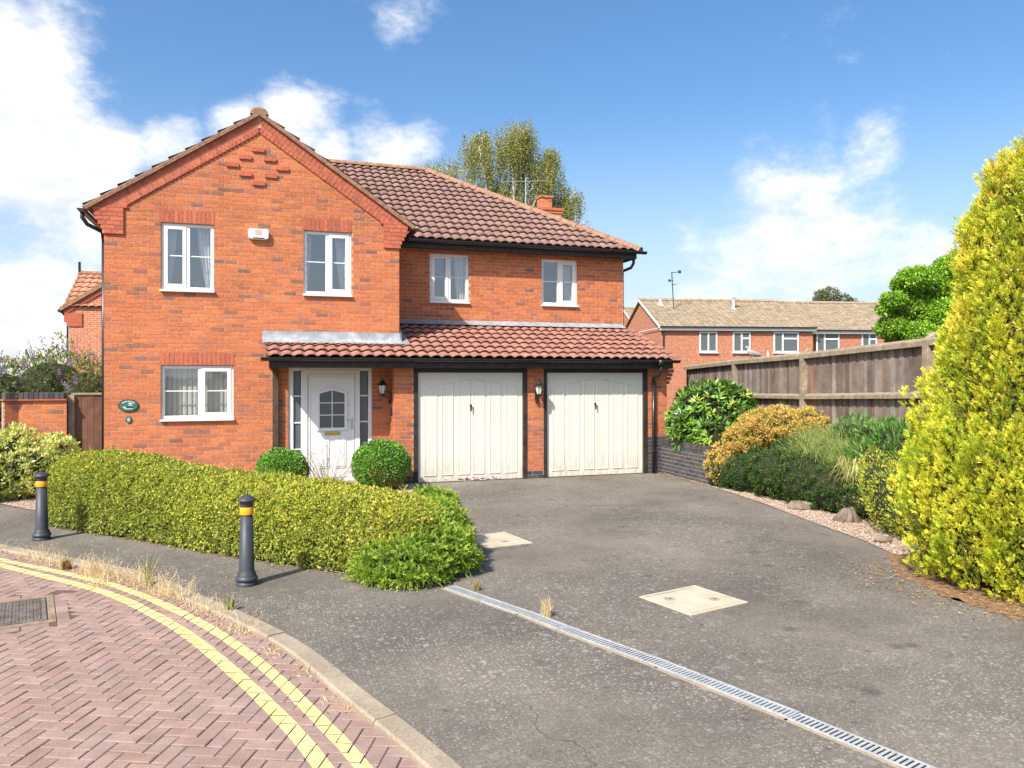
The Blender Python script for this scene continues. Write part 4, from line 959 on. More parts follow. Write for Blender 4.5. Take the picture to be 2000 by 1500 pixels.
MB().box(-.06, .06, -.079, -.0755, .075, .165).build('badge', PINKP, al); MB().box(-.10, .10, -.0785, -.0755, .012, .03).build('strobe', BLACKP, al)
def plaque(name, c, rx, rz, label):
    r = empty(name, (c[0], -.004, c[1])); tag(r, label, 'sign'); 
    e = lambda s, n=36: [(rx * s * math.cos(2 * math.pi * k / n), rz * s * math.sin(2 * math.pi * k / n)) for k in range(n)]
    MB().prism(e(1), 'y', -.014, 0).build('rim', BLACKP, r); MB().prism(e(.9), 'y', -.017, -.0142).build('face', GREENP, r); return r
p1 = plaque('house_name_plaque', (.377, 1.484), .158, .105, 'oval green house name plaque on the left of the gable wall')
q = MB()
for k in range(11):      # worn raised letters, too blurred in the photograph to read
    t = math.radians(142 - k * 10.4); x, z = .118 * math.cos(t), .072 * math.sin(t); q.box(x - .005, x + .005, -.0195, -.017, z - .009, z + .009)
for k in range(8): q.box(-.065 + k * .017, -.055 + k * .017, -.0195, -.017, -.062, -.046)
q.prism([(-.005, .022), (.01, .045), (.035, .05), (.06, .035), (.062, .022)], 'y', -.02, -.017); q.box(-.085, -.04, -.0195, -.017, -.036, -.022); q.box(.005, .062, -.0195, -.017, -.005, .004); q.build('raised_relief', CREAMP, p1)
q = MB(); q.prism([(-.04, -.04), (-.01, -.03), (.02, -.04), (.07, -.03), (.075, -.015), (.03, -.012), (-.02, -.018)], 'y', -.0193, -.0171); q.build('dark_relief', BLACKP, p1)
p2 = plaque('house_number_plaque', (.381, 1.243), .048, .058, 'small round green number plaque below the oval plaque')
fc = bpy.data.curves.new('number', 'FONT'); fc.body = '8'; fc.size = .085; fc.align_x = 'CENTER'; fc.align_y = 'CENTER'; fc.extrude = .0015; fc.materials.append(CREAMP)
tmp = bpy.data.objects.new('number_curve', fc); col.objects.link(tmp); me_n = bpy.data.meshes.new_from_object(tmp.evaluated_get(bpy.context.evaluated_depsgraph_get())); bpy.data.objects.remove(tmp)
fo = bpy.data.objects.new('number', me_n); col.objects.link(fo); fo.parent = p2; fo.location = (0, -.0185, 0); fo.rotation_euler = (math.pi / 2, 0, 0)
# aerial beside the chimney
ae = empty('television_aerial', (9.09, 4.37, 5.6)); tag(ae, 'thin metal television aerial on a pole above the hip of the main roof', 'aerial')
MB().tube([(0, 0, 0), (0, 0, 1.55)], .012, 8).build('pole', AER, ae)
q = MB(); q.tube([(-.62, .2, 1.43), (.55, -.18, 1.47)], .007, 6)
for t in np.linspace(-.5, .45, 7): q.tube([(t + .02, -t * .33 - .12, 1.45), (t - .02, -t * .33 + .12, 1.45)], .005, 5)
q.tube([(0, 0, 1.2), (.12, -.04, 1.2), (.17, -.055, 1.28), (.15, -.05, 1.38)], .009, 6); q.tube([(-.5, .16, 1.75), (-.6, .2, 1.5), (-.48, .16, 1.3), (-.58, .2, 1.08)], .005, 5); q.build('boom', AER, ae)

# ------------------------------------------------------------------ boundary wall, gate
bw = empty('boundary_wall', (0, 0, 0)); tag(bw, 'low orange brick garden wall with dark coping left of the gate', 'wall')
wl = [((-1.31, .2), (-.60, .2)), ((-1.48, .11), (-1.31, .2))]
wm = [brick_mesh(brick_col()).mesh('brick', BRICK) for _ in range(14)]
for (p0, p1) in wl:
    p0_, p1_ = np.array(p0), np.array(p1); d = p1_ - p0_; L_ = np.linalg.norm(d); ang = math.atan2(d[1], d[0]); R = np.array(Matrix.Rotation(ang, 3, 'Z'))
    b, s = wall_bricks(0, L_, 0, 1.575)
    mb = MB(); 
    for xa, xb, za, zb in s: mb.box(xa, xb, .004, .2, za, zb)
    leafw = mb.build('wall_leaf', MORTAR, bw, loc=(p0[0], p0[1], 0), rz=ang)
    for xa, xb, za, zb in b:
        if xb - xa > CL - .002: link(random.choice(wm), 'brick', leafw, (xa, 0, za))
        else: MB().box(xa, xb, 0, .1, za, zb, brick_col()).build('brick', BRICK, leafw)
    MB().box(-.03, L_ + .0, -.04, .25, 1.578, 1.60, REDP[0]).build('creasing_tile', BRICK, leafw)
    cm = [MB().box(0, .066, -.015, .215, 0, .105, brick_col(BBP, None)).mesh('coping_brick', BLUEBR) for _ in range(4)]
    for i in range(int(L_ / .075)): link(random.choice(cm), 'coping_brick', leafw, (i * .075 + .004, 0, 1.604))
gt = empty('garden_gate', (-.56, .36, 0)); tag(gt, 'brown boarded timber side gate between brick wall and house', 'gate')
MB().box(-.04, .05, -.05, .05, 0, 1.66).build('gate_post', FENCER, gt)
for i in range(5): MB().box(.06 + i * .094, .15 + i * .094, 0 + (i % 2) * .004, .022, .05, 1.66, np.array((.15, .07, .042)) * random.uniform(.75, 1.25)).build('gate_board', GATEW, gt)
MB().box(.0, .54, -.02, .04, 1.663, 1.70).build('gate_cap', FENCER, gt)
gt.scale = (1, 1, 1)

# ------------------------------------------------------------------ right bank, retaining wall, fence
FN = [np.array(p) for p in ((13.03, 3.07, 2.27), (12.40, -.09, 2.37), (11.81, -3.05, 2.43), (11.28, -6.25, 2.54), (10.72, -9.4, 2.62))]
bank = MB(); rows = []
edge = [(10.50, .2), (10.50, -1.0), (10.5, -2.0), (10.5, -3.0), (10.55, -4.2), (10.55, -5.4), (10.4, -6.8), (10.2, -7.8), (10.3, -9.6)]
back = [(12.6, .2), (12.4, -.9), (12.2, -1.9), (12.0, -2.9), (11.75, -4.1), (11.55, -5.4), (11.3, -6.8), (11.1, -7.9), (10.9, -9.6)]
V = []; F = []; m = 9
for i, (e_, k_) in enumerate(zip(edge, back)):
    for j in range(m + 1):
        t = j / m; x = e_[0] + (k_[0] - e_[0]) * t; y = e_[1] + (k_[1] - e_[1]) * t
        base = .70 if i < 2 else [.62, .35, .10, .03, .02, .0, .0][i - 2]
        z = base + (1.0 - base) * (t ** .8 if i >= 2 else t) * (.95 if i < 7 else .35) + random.uniform(-.02, .02) * (0 < j < m)
        V.append((x, y, z))
for i in range(len(edge) - 1):
    for j in range(m): q = i * (m + 1) + j; F.append((q, q + 1, q + m + 2, q + m + 1))
bank.add(V, F); struct(bank.build('planting_bank', LITTER, smooth=True))
rw = empty('retaining_wall', (10.28, -.56, 0), -math.pi / 2 - .02); tag(rw, 'low dark blue brick retaining wall right of the garage', 'wall')
b, s = wall_bricks(0, 1.9, -.075, .60)
mb = MB(); 
for xa, xb, za, zb in s: mb.box(xa, xb, .004, .2, za, zb)
rleaf = mb.build('wall_leaf', BLUEMORT, rw); bbm = [brick_mesh(brick_col(BBP, None)).mesh('blue_brick', BLUEBR) for _ in range(5)]
for xa, xb, za, zb in b:
    if xb - xa > CL - .002: link(random.choice(bbm), 'blue_brick', rleaf, (xa, 0, za))
    else: MB().box(xa, xb, 0, .1, za, zb, brick_col(BBP, None)).build('blue_brick', BLUEBR, rleaf)
cm = [MB().box(0, .066, -.012, .21, 0, .105, brick_col(BBP, None)).mesh('coping_brick', BLUEBR) for _ in range(4)]
for i in range(25): link(random.choice(cm), 'coping_brick', rleaf, (i * .075 + .004, 0, .606))

fence = empty('timber_fence', (FN[2][0], FN[2][1], .7)); tag(fence, 'weathered grey close boarded timber fence with posts along the bank', 'fence')
fo_ = np.array([FN[2][0], FN[2][1], .7])
def fbuild(mb, name, mat, bevel=0.0):
    for v in mb.V: v -= fo_
    return mb.build(name, mat, fence, bevel=bevel)
for i, p in enumerate(FN):
    if i == 0: continue
    d = unit((FN[min(i + 1, 4)] - FN[max(i - 1, 0)])[:2]); n = np.array([-d[1], d[0]]); n = n if n @ np.array([-1, -.2]) > 0 else -n
    w = .062; q = MB(); a = p[:2] - d * w; bz = .5
    V = []
    for (du, dn, top) in ((-w, .075, .0), (w, .075, .0), (w, -.055, .055), (-w, -.055, .055)):
        x_, y_ = p[:2] + d * du + n * dn; V.append((x_, y_, bz))
    for (du, dn, top) in ((-w, .075, -.055), (w, .075, -.055), (w, -.055, .06), (-w, -.055, .06)):
        x_, y_ = p[:2] + d * du + n * dn; V.append((x_, y_, p[2] + top))
    q.add(V, BOXF); fbuild(q, 'fence_post', FENCER, .006)
for i in range(4):
    p, r_ = FN[i], FN[i + 1]; d3 = r_ - p; L_ = np.linalg.norm(d3[:2]); d = d3[:2] / L_; n = np.array([-d[1], d[0]]); n = n if n @ np.array([-1, -.2]) > 0 else -n
    sl = d3[2] / L_; e1 = np.array([d[0], d[1], sl]); nn = np.array([n[0], n[1], 0])
    a0 = p + e1 * .065; LL = L_ - .13
    # top rail: sloped weathered cap; middle rail
    for z0, h, nm in ((-.135, .12, 'top_rail'), (-.86, .10, 'middle_rail')):
        q = MB(); A = a0 + np.array([0, 0, z0]); prof = [(.0, 0), (.07, 0), (.07, h * .62), (.0, h)]
        V = [A + nn * u + np.array([0, 0, v]) for u, v in prof] + [A + e1 * LL + nn * u + np.array([0, 0, v]) for u, v in prof]
        q.add(V, [(0, 1, 2, 3), (7, 6, 5, 4), (0, 4, 5, 1), (1, 5, 6, 2), (2, 6, 7, 3), (3, 7, 4, 0)]); fbuild(q, nm, FENCER, .004)
    q = MB(); A = a0 + np.array([0, 0, -.012]); prof = [(-.065, .03), (.05, -.006), (.055, .012), (-.065, .052)]
    V = [A - e1 * .06 + nn * u + np.array([0, 0, v]) for u, v in prof] + [A + e1 * (LL + .06) + nn * u + np.array([0, 0, v]) for u, v in prof]
    t = 0.0; bi = 0
    while t < LL:
        w = random.uniform(.088, .105); w = min(w, LL - t); zt = random.uniform(-.075, -.045) * .0 - .03; y = -.012 - (bi % 2) * .011
        B0 = a0 + e1 * t + nn * y; c = np.array(random.choice([(.19, .155, .13), (.225, .19, .165), (.155, .122, .10), (.25, .215, .19), (.135, .10, .078), (.19, .135, .105)])) * random.uniform(.88, 1.12)
        if i == 2 and bi == 1: c = np.array((.30, .13, .085))
        q = MB(); top0, top1 = np.array([0, 0, zt]), np.array([0, 0, zt]); hgt = B0[2] + zt - .45
        q.obox((B0[0], B0[1], .45), e1 * (w - .005) * np.array([1, 1, 0]), -nn * .016, np.array([0, 0, hgt]), c)
        fbuild(q, 'fence_board', FENCEW); t += w; bi += 1

# pigeon on the fence rail
def blob(mb, c, r, col_=(.5, .5, .5), rot=None, seg=12, rings=8):
    V = []; F = []
    for i in range(rings + 1):
        ph = math.pi * i / rings
        for j in range(seg):
            th = 2 * math.pi * j / seg; V.append((r[0] * math.sin(ph) * math.cos(th), r[1] * math.sin(ph) * math.sin(th), r[2] * math.cos(ph)))
    V = np.array(V)
    if rot is not None: V = V @ np.array(rot).T
    for i in range(rings):
        for j in range(seg): F.append((i * seg + j, (i + 1) * seg + j, (i + 1) * seg + (j + 1) % seg, i * seg + (j + 1) % seg))
    mb.add(V + np.array(c), F, col_)
tp = .28; pp = FN[1] + (FN[2] - FN[1]) * tp
pg = empty('pigeon', (pp[0], pp[1], pp[2] - .045), math.radians(-16 + 180)); tag(pg, 'grey wood pigeon perched on the fence rail', 'bird')
V = []; F = []; SEG = 12       # body from breast to tail, one continuous surface along a spine; the bird faces +x here
spine = [(.155, .235, .006), (.148, .236, .016), (.130, .242, .026), (.112, .240, .029), (.098, .225, .027), (.088, .200, .027), (.080, .170, .040), (.055, .140, .055), (.01, .120, .062), (-.05, .100, .055), (-.10, .078, .040), (-.14, .060, .028), (-.20, .035, .022), (-.25, .015, .018), (-.252, .014, .002)]
for i, (x, z, r) in enumerate(spine):
    a = spine[min(i + 1, len(spine) - 1)]; b = spine[max(i - 1, 0)]; t = Vector((a[0] - b[0], 0, a[1] - b[1])).normalized(); u = Vector((0, 1, 0)); w = t.cross(u)
    for k in range(SEG):
        th = 2 * math.pi * k / SEG; flat = .45 if i > 10 else 1; V.append(tuple(Vector((x, 0, z)) + u * math.cos(th) * r + w * math.sin(th) * r * flat))
for i in range(len(spine) - 1):
    for k in range(SEG): F.append((i * SEG + k, i * SEG + (k + 1) % SEG, (i + 1) * SEG + (k + 1) % SEG, (i + 1) * SEG + k))
cols = np.array([[(.25, .2, .12), (.32, .33, .38), (.32, .33, .38), (.32, .33, .38), (.34, .35, .38), (.6, .6, .58), (.42, .34, .35), (.44, .35, .36), (.40, .36, .38), (.33, .33, .36), (.30, .31, .34), (.22, .23, .26), (.12, .12, .14), (.08, .08, .09), (.08, .08, .09)][i // SEG] for i in range(len(V))])
MB().add(V, F, cols).build('body', PIGEON, pg, smooth=True)
for s_ in (-1, 1):
    q = MB(); blob(q, (-.045, s_ * .05, .115), (.12, .016, .042), (.26, .27, .30), Matrix.Rotation(math.radians(-18), 3, 'Y')); q.build('wing', PIGEON, pg, smooth=True)
    q = MB(); q.tube([(.0, s_ * .02, .075), (.005, s_ * .022, .03), (.0, s_ * .022, .004)], .006, 6, (.5, .2, .16)); q.tube([(-.015, s_ * .022, .003), (.03, s_ * .022, .003)], .005, 5, (.5, .2, .16)); q.build('leg', PIGEON, pg)

# ------------------------------------------------------------------ street furniture and ironwork
def bollard(name, x, y, label, sc=1.0, rz=0):
    r = empty(name, (x, y, 0), rz); tag(r, label, 'bollard', 'bollards along the footway')
    prof = [(.098, -.02), (.098, .028), (.088, .034), (.088, .040), (.101, .047), (.105, .060), (.101, .074), (.092, .080), (.090, .088), (.086, .105), (.074, .128), (.071, .14), (.0565, .655)]
    MB().lathe(prof, (0, 0, 0), 28).build('post', BOLL, r, smooth=True).data.polygons[0].use_smooth = True
    MB().lathe([(.063, .652), (.064, .660), (.0635, .7185), (.062, .722)], (0, 0, 0), 28).build('reflective_band', AMBER, r, smooth=True)
    MB().lathe([(.0585, .720), (.061, .730), (.062, .765), (.070, .772), (.088, .780), (.0885, .788), (.080, .800), (.048, .822), (.020, .834), (.0, .838)], (0, 0, 0), 28).build('cap', BOLL, r, smooth=True)
    r.scale = (1, 1, sc); return r
bollard('bollard', 2.38, -6.75, 'black bollard with amber band, the nearer one in front of the hedge', 1.03)
bollard('bollard', -.02, -3.84, 'black bollard with amber band near the left end of the hedge', .99, .7)

def drive_cover(name, c, ang, w, h, label, holes):
    r = empty(name, (c[0], c[1], 0), ang); tag(r, label, 'manhole cover'); a, b = w / 2, h / 2
    fr = MB()
    for x0, x1, y0, y1 in ((-a, a, -b, -b + .035), (-a, a, b - .035, b), (-a, -a + .035, -b + .035, b - .035), (a - .035, a, -b + .035, b - .035)): fr.box(x0, x1, y0, y1, -.02, .008)
    fr.build('frame', COVERC, r, bevel=.003)
    MB().box(-a + .047, a - .047, -b + .047, b - .047, -.02, .0065).build('tray', COVERC, r, bevel=.003)
    MB().box(-a + .034, a - .034, -b + .034, b - .034, -.02, .002).build('gap', DARKV, r)
    for hx, hy in holes:
        MB().lathe([(.052, .0068), (.052, .0085), (.043, .0085)], (hx, hy, 0), 20).build('key_ring', CONC, r); MB().lathe([(.012, .0086), (.012, .0092)], (hx + .01, hy, 0), 10).build('keyhole', DARKV, r)
drive_cover('drive_manhole_cover', (6.16, -8.52), math.radians(14), .70, .64, 'square concrete filled manhole cover near the middle of the drive', [(-.17, .12), (.16, -.10)])
drive_cover('drive_manhole_cover', (5.22, -5.60), math.radians(10), .62, .72, 'square concrete filled manhole cover beside the clipped hedge end', [(.05, -.14)])
r = empty('round_drain_cover', (7.38, -4.02, 0)); tag(r, 'small round dark access cover in the upper drive', 'drain cover')
MB().lathe([(.175, 0), (.175, .006), (.16, .008)], (0, 0, 0), 32).build('rim', IRON, r); MB().lathe([(.155, 0), (.155, .0065)], (0, 0, 0), 32).build('lid', IRON, r)
# cast iron cover in the road
r = empty('road_manhole_cover', (COVC[0], COVC[1], ROADZ), COVA); tag(r, 'rusty cast iron manhole cover set in the block paving', 'manhole cover')
fr = MB()
for x0, x1, y0, y1 in ((-.40, .40, -.38, -.35), (-.40, .40, .35, .38), (-.40, -.37, -.35, .35), (.37, .40, -.35, .35)): fr.box(x0, x1, y0, y1, -.03, .006)
fr.build('frame', IRON, r); MB().box(-.365, .365, -.345, .345, -.03, -.004).build('lid', IRON, r)
st = MB()
for i in range(14):
    for j in range(13):
        x, y = -.335 + i * .0515, -.315 + j * .0525; a, b = (.020, .008) if (i + j) % 2 else (.008, .020)
        for k in (-1, 1): st.box(x - a + (0 if a > b else k * .013), x + a + (0 if a > b else k * .013) * 1.0, y - b + (k * .013 if a > b else 0), y + b + (k * .013 if a > b else 0), -.004, .004)
tag(st.build('raised_studs', IRON, r), kind='stuff')
MB().box(.41, .465, -.38, .38, -.02, .001).build('mortar_strip', GROUT, r); MB().box(-.40, .465, -.465, -.385, -.02, .0012).build('mortar_strip', GROUT, r); MB().box(-.40, .465, .385, .465, -.02, .0012).build('mortar_strip', GROUT, r)

# channel drain across the mouth of the drive
DR = [(4.20, -7.44), (4.31, -7.71), (4.64, -8.47), (4.77, -8.86), (4.93, -9.26), (5.08, -9.65), (5.42, -10.6), (5.68, -11.42), (6.0, -12.4)]
cd = empty('channel_drain', (4.31, -7.71, 0)); tag(cd, 'galvanised slotted channel drain running across the mouth of the drive', 'drain')
seg_pts = [DR[0], DR[1]]
pts = smooth_line(DR, .1); sl_ = np.concatenate([[0], np.cumsum(np.linalg.norm(np.diff(pts, axis=0), axis=1))])
def dpt(s_): return np.array([np.interp(s_, sl_, pts[:, 0]), np.interp(s_, sl_, pts[:, 1])])
barm = {}
s_ = 0.0; gi = 0; lens = [.55, .5, .5, 1.0, 1.0, 1.0, .8]
for ln in lens:
    a, b = dpt(s_), dpt(s_ + ln - .006); d = b - a; L_ = np.linalg.norm(d); ang = math.atan2(d[1], d[0]) + random.uniform(-.012, .012); off = random.uniform(-.006, .006)
    g_ = MB(); W = .064; g_.box(0, L_, -W, -W + .016, -.012, .007); g_.box(0, L_, W - .016, W, -.012, .007); g_.box(0, .012, -W + .016, W - .016, -.012, .0068); g_.box(L_ - .012, L_, -W + .016, W - .016, -.012, .0068)
    for v in g_.V: pass
    o = g_.build('grate', GALV, cd, loc=(a[0] - 4.31 - d[1] / L_ * off, a[1] + 7.71 + d[0] / L_ * off, random.uniform(.0, .004)), rz=ang)
    n = int(L_ / .0295)
    for k in range(1, n):
        key = 'bar'
        if key not in barm: barm[key] = MB().box(-.0085, .0085, -W + .016, W - .016, -.01, .0062).mesh('grate_bar', GALV)
        link(barm[key], 'grate_bar', o, (k * L_ / n, 0, 0))
    MB().box(0, L_, -.05, .05, -.03, -.02 + .011).build('channel', DARKV, cd, loc=(a[0] - 4.31, a[1] + 7.71, .0125), rz=ang)
    MB().box(-.01, L_ + .01, -W - .03, -W - .002, -.02, .0035).build('channel_edge', CONC, cd, loc=(a[0] - 4.31, a[1] + 7.71, 0), rz=ang)
    s_ += ln; gi += 1

# ------------------------------------------------------------------ neighbouring houses
def terrace(name, label, p0, ang, L_, D_, eave, ridge, wins, over=.25, gable=True):
    r = empty(name, (p0[0], p0[1], 0), ang); tag(r, label, 'house', 'terraced houses beyond the fence')
    w = MB(); w.box(0, L_, 0, D_, 0, eave); w.prism([(0, eave), (D_, eave), (D_ / 2, ridge - .08)], 'x', .0, .2); w.prism([(0, eave), (D_, eave), (D_ / 2, ridge - .08)], 'x', L_ - .2, L_); w.build('wall', TERRBRICK, r)
    sl = (ridge - eave) / (D_ / 2); n = 17; rf = MB(); y0 = -over; z0 = eave - over * sl + .12; run = D_ / 2 + over; ncl = int((L_ + 2 * .12) / .3)
    for i in range(n):      # stepped courses of ribbed tiles
        ya, yb_ = y0 + run * i / n, y0 + run * (i + 1) / n; za, zb = z0 + (ya - y0) * sl, z0 + (yb_ - y0) * sl; V = []; F = []; C = []
        for c in range(ncl * 4 + 1):
            x = -.12 + c * .075; h = (.018 if c % 4 in (1, 2) else 0); V += [(x, ya, za + .0), (x, ya, za + .045 + h), (x, yb_ + .02, zb + .01 + h)]; k = random.uniform(.86, 1.14) if c % 4 == 0 else k; C += [np.array((.30, .235, .16)) * k] * 3
        for c in range(ncl * 4): F += [(3 * c, 3 * c + 3, 3 * c + 4, 3 * c + 1), (3 * c + 1, 3 * c + 4, 3 * c + 5, 3 * c + 2)]
        rf.add(V, F, np.array(C))
    X1 = -.12 + ncl * .3; rf.add([(-.12, y0, z0), (X1, y0, z0), (X1, D_ / 2, z0 + run * sl), (-.12, D_ / 2, z0 + run * sl), (X1, D_ + over, z0), (-.12, D_ + over, z0)], [(3, 2, 4, 5)], (.3, .235, .16))
    ro = rf.build('roof', TERRTILE, r)
    q = MB(); q.tube([(-.12, D_ / 2, ridge + .17), (X1, D_ / 2, ridge + .17)], .11, 8, (.33, .26, .18)); q.build('ridge', TERRTILE, ro)
    q = MB(); q.box(-.1, L_ + .1, -over + .03, -over + .06, eave - .16, eave + .03); q.box(-.12, -.09, -over, D_ / 2, eave - .05, eave - .02); q.build('fascia', UPVC, r)
    MB().box(-.1, L_ + .1, -over - .07, -over + .03, eave - .02, eave + .06).build('gutter', BLACKP, r)
    q = MB(); V = [(-.125, -over, z0 - .06), (-.125, D_ / 2, z0 + run * sl - .06), (-.125, D_ / 2, z0 + run * sl + .06), (-.125, -over, z0 + .06)]; q.prism([(v[1], v[2]) for v in V], 'x', -.14, -.10); q.build('bargeboard', UPVC, r)
    MB().tube([(.15, -.07, eave - .1), (.15, -.07, 0)], .04, 8).build('downpipe', BLACKP, r)
    for (x0, x1, z0_, z1_, kind) in wins:
        wn = empty('window', (0, 0, 0), 0, r); f = .07; q = MB(); y = -.02
        q.box(x0, x1, y - .03, y + .03, z1_ - f, z1_); q.box(x0, x1, y - .03, y + .03, z0_, z0_ + f); q.box(x0, x0 + f, y - .03, y + .03, z0_ + f, z1_ - f); q.box(x1 - f, x1, y - .03, y + .03, z0_ + f, z1_ - f)
        xm = x0 + (x1 - x0) * (.36 if kind == 1 else .5); q.box(xm - .04, xm + .04, y - .03, y + .03, z0_ + f, z1_ - f)
        if kind: zt = z1_ - (z1_ - z0_) * .32; q.box(xm + .04, x1 - f, y - .03, y + .03, zt - .04, zt + .04)
        q.build('frame', UPVC, wn); MB().box(x0 - .05, x1 + .05, -.12, .0, z0_ - .07, z0_ - .005).build('sill', UPVC, wn)
        MB().box(x0 + f, x1 - f, y + .0, y + .018, z0_ + f, z1_ - f).build('pane', GLASSD, wn)
    return r, ro
TA = math.radians(-18.2 + 6)
WH = (3.28, 4.4)
t1, t1r = terrace('terraced_house', 'brick terraced house beyond the fence, its gable end showing', (23.35, 22.84), TA, 8.75, 8.0, 4.62, 6.35,
        [(2.2, 3.2, *WH, 0), (4.1, 5.1, *WH, 2), (6.45, 7.9, *WH, 1)])
t2, t2r = terrace('terraced_house', 'lower set back brick terraced house half hidden by the bright green tree', (32.05, 21.25), TA, 12, 8.0, 4.50, 6.3, [(.25, 1.6, *WH, 1), (2.95, 3.85, *WH, 2), (6, 7.2, *WH, 0)])
t3, t3r = terrace('terraced_house', 'far brown tiled roof rising behind the terrace ridge', (29.8, 38.0), TA, 7.2, 8.0, 5.5, 7.30, [])
def flue(root, x, y, z, h, mat, cap=True):
    q = MB(); q.tube([(x, y, z), (x, y, z + h)], .07, 10); 
    if cap: q.lathe([(.2, 0), (.2, .07)], (x, y, z + h), 10)
    q.lathe([(.22, -.05), (.1, .14)], (x, y, z), 10); q.build('flue', mat, root)
flue(t1r, 5.25, 2.7, 5.83, .75, WHITEP); flue(t1r, 1.0, 3.3, 6.15, .35, WHITEP, False); flue(t3r, 3.0, 3.2, 7.0, 1.0, BLACKP, False)
q = MB(); V = []
sd = empty('satellite_dish', (29.05, 21.25, 3.05)); tag(sd, 'pale satellite dish on the terrace wall above the fence', 'satellite dish')
MB().lathe([(.0, .0), (.18, .03), (.30, .09), (.30, .105), (.17, .05), (.0, .02)], (0, 0, 0), 20).build('dish', WHITEP, sd, smooth=True).rotation_euler = (math.radians(80), 0, math.radians(55))
MB().tube([(0, .3, -.1), (0, 0, 0), (-.3, -.25, -.1)], .02, 6).build('arm', BLACKP, sd)
ma = empty('aerial_mast', (25.24, 24.9, 5.9)); tag(ma, 'tall aerial mast at the gable end of the terrace', 'aerial')
MB().tube([(.12, 0, 0), (0, 0, 2.1)], .03, 8).build('mast', DARKAER, ma)
q = MB(); q.tube([(0, 0, 2.05), (.45, -.15, 2.1)], .02, 6); q.box(.36, .5, -.2, -.1, 2.02, 2.18); q.tube([(-.13, 0, 1.58), (.1, 0, 1.6)], .02, 6); q.box(-.2, -.1, -.05, .05, 1.52, 1.66); q.tube([(.0, 0, 1.35), (.25, -.08, 1.38)], .02, 6); q.build('antenna', DARKAER, ma)
# the house behind on the left
nb_ = empty('neighbour_house', (-4.30, 18.2, 0), math.radians(-3)); tag(nb_, 'red brick neighbouring house behind the left corner of the gable', 'house')
w = MB(); w.prism([(0, 0), (6, 0), (6, 4.5), (3, 6.5), (0, 4.5)], 'y', 0, 3); w.box(.05, 9, .6, 3.4, 0, 4.6); w.build('wall', FARBRICK, nb_)
nup = np.array([0, math.cos(.55), math.sin(.55)])
nrf = MB(); nrf.add([(-.14, -.05, 4.58), (9, -.05, 4.58), (9, 2.05, 6.05), (-.14, 2.05, 6.05), (9, 4.1, 4.58), (-.14, 4.1, 4.58)], [(0, 1, 2, 3), (3, 2, 4, 5)], TP_low[0]); nro = nrf.build('roof', TILE, nb_)
B = np.stack([np.array([1.0, 0, 0]), unit(np.array([0, 2.1, 1.47])), np.cross([1.0, 0, 0], unit(np.array([0, 2.1, 1.47])))], 1)
ntm = [MB().add(tV * np.array([1.25, 1.2, 1.2]), tF, np.array((.46, .2, .12)) * random.uniform(.85, 1.15)).mesh('tile', TILE, True) for _ in range(5)]
for r in range(7):
    for c in range(14):
        p = np.array([-.17, -.08, 4.56]) + B[:, 0] * c * .25 + B[:, 1] * r * .37
        m4 = Matrix.Identity(4)
        for a in range(3):
            for b in range(3): m4[a][b] = B[a][b]
        m4.translation = Vector(p); link(random.choice(ntm), 'tile', nro, mat4=m4)
q = MB(); q.tube([(-.2, 2.05, 6.1), (9, 2.05, 6.1)], .11, 8); q.build('ridge', RIDGE, nro); MB().tube([(-.15, 2.0, 6.1), (-.15, 2.0, 6.55)], .05, 8).build('finial', BLACKP, nro)
for s_ in (0,):
    q = MB(); q.prism([(-.25, 4.42), (3.0, 6.58), (3.0, 6.78), (-.3, 4.55)], 'y', -.12, 3.2); q.build('verge', RIDGE, nb_)
    q = MB(); q.prism([(-.15, 4.28), (3.0, 6.38), (3.0, 6.58), (-.2, 4.45)], 'y', -.05, .0, REDP[0]); q.box(-.16, .45, -.045, .1, 4.0, 4.35, REDP[0]); q.box(-.08, .45, -.04, .1, 3.85, 4.0, REDP[0]); q.build('verge_band', BRICK, nb_)
q = MB(); q.tube([(-.3, -.1, 4.42), (-.3, 3, 4.42)], .07, 8); q.tube([(-.25, 0, 4.38), (-.05, .0, 4.1), (-.05, 0, 0)], .035, 8); q.build('gutter', BLACKP, nb_)

# ------------------------------------------------------------------ planting
def ell_samples(ells, n, amp=.06, f=6.0, seed=1, zmin=.0, upper=False):
    """points on the lumpy union of ellipsoids with outward normals"""
    ells = [(np.array(c, float), np.array(r if np.ndim(r) else (r, r, r), float)) for c, r in ells]
    ar = np.array([(r[0] * r[1] + r[1] * r[2] + r[0] * r[2]) for _, r in ells]); ar = ar / ar.sum(); P = []; Nn = []
    for (c, r), a in zip(ells, ar):
        m = int(n * a) + 1; d = rdir(m)
        if upper: d[:, 2] = np.abs(d[:, 2]) * 1.0 - .15; d = unit(d)
        p = c + d * r; nn = unit(d / r); p = p + nn * (vnoise(p, f, seed)[:, None] * amp)
        keep = p[:, 2] > zmin
        for (c2, r2) in ells:
            if c2 is c: continue
            keep &= (((p - c2) / (r2 * .93)) ** 2).sum(1) > 1
        P.append(p[keep]); Nn.append(nn[keep])
    return np.concatenate(P), np.concatenate(Nn)
def clumps(P, Nn, k, r, stretch=(1, 1, 1)):
    """leaf positions over the outer half of small clumps centred on the surface"""
    m = len(P); rr = r * RNG.uniform(.6, 1.3, m); d = rdir(m * k).reshape(m, k, 3); d = unit(d + Nn[:, None, :] * .75)
    Q = P[:, None, :] - Nn[:, None, :] * (rr * .4)[:, None, None] + d * rr[:, None, None] * RNG.uniform(.55, 1.0, (m, k, 1)) * np.array(stretch)
    Q = Q.reshape(-1, 3); d = d.reshape(-1, 3); keep = Q[:, 2] > .01; return Q[keep], d[keep]
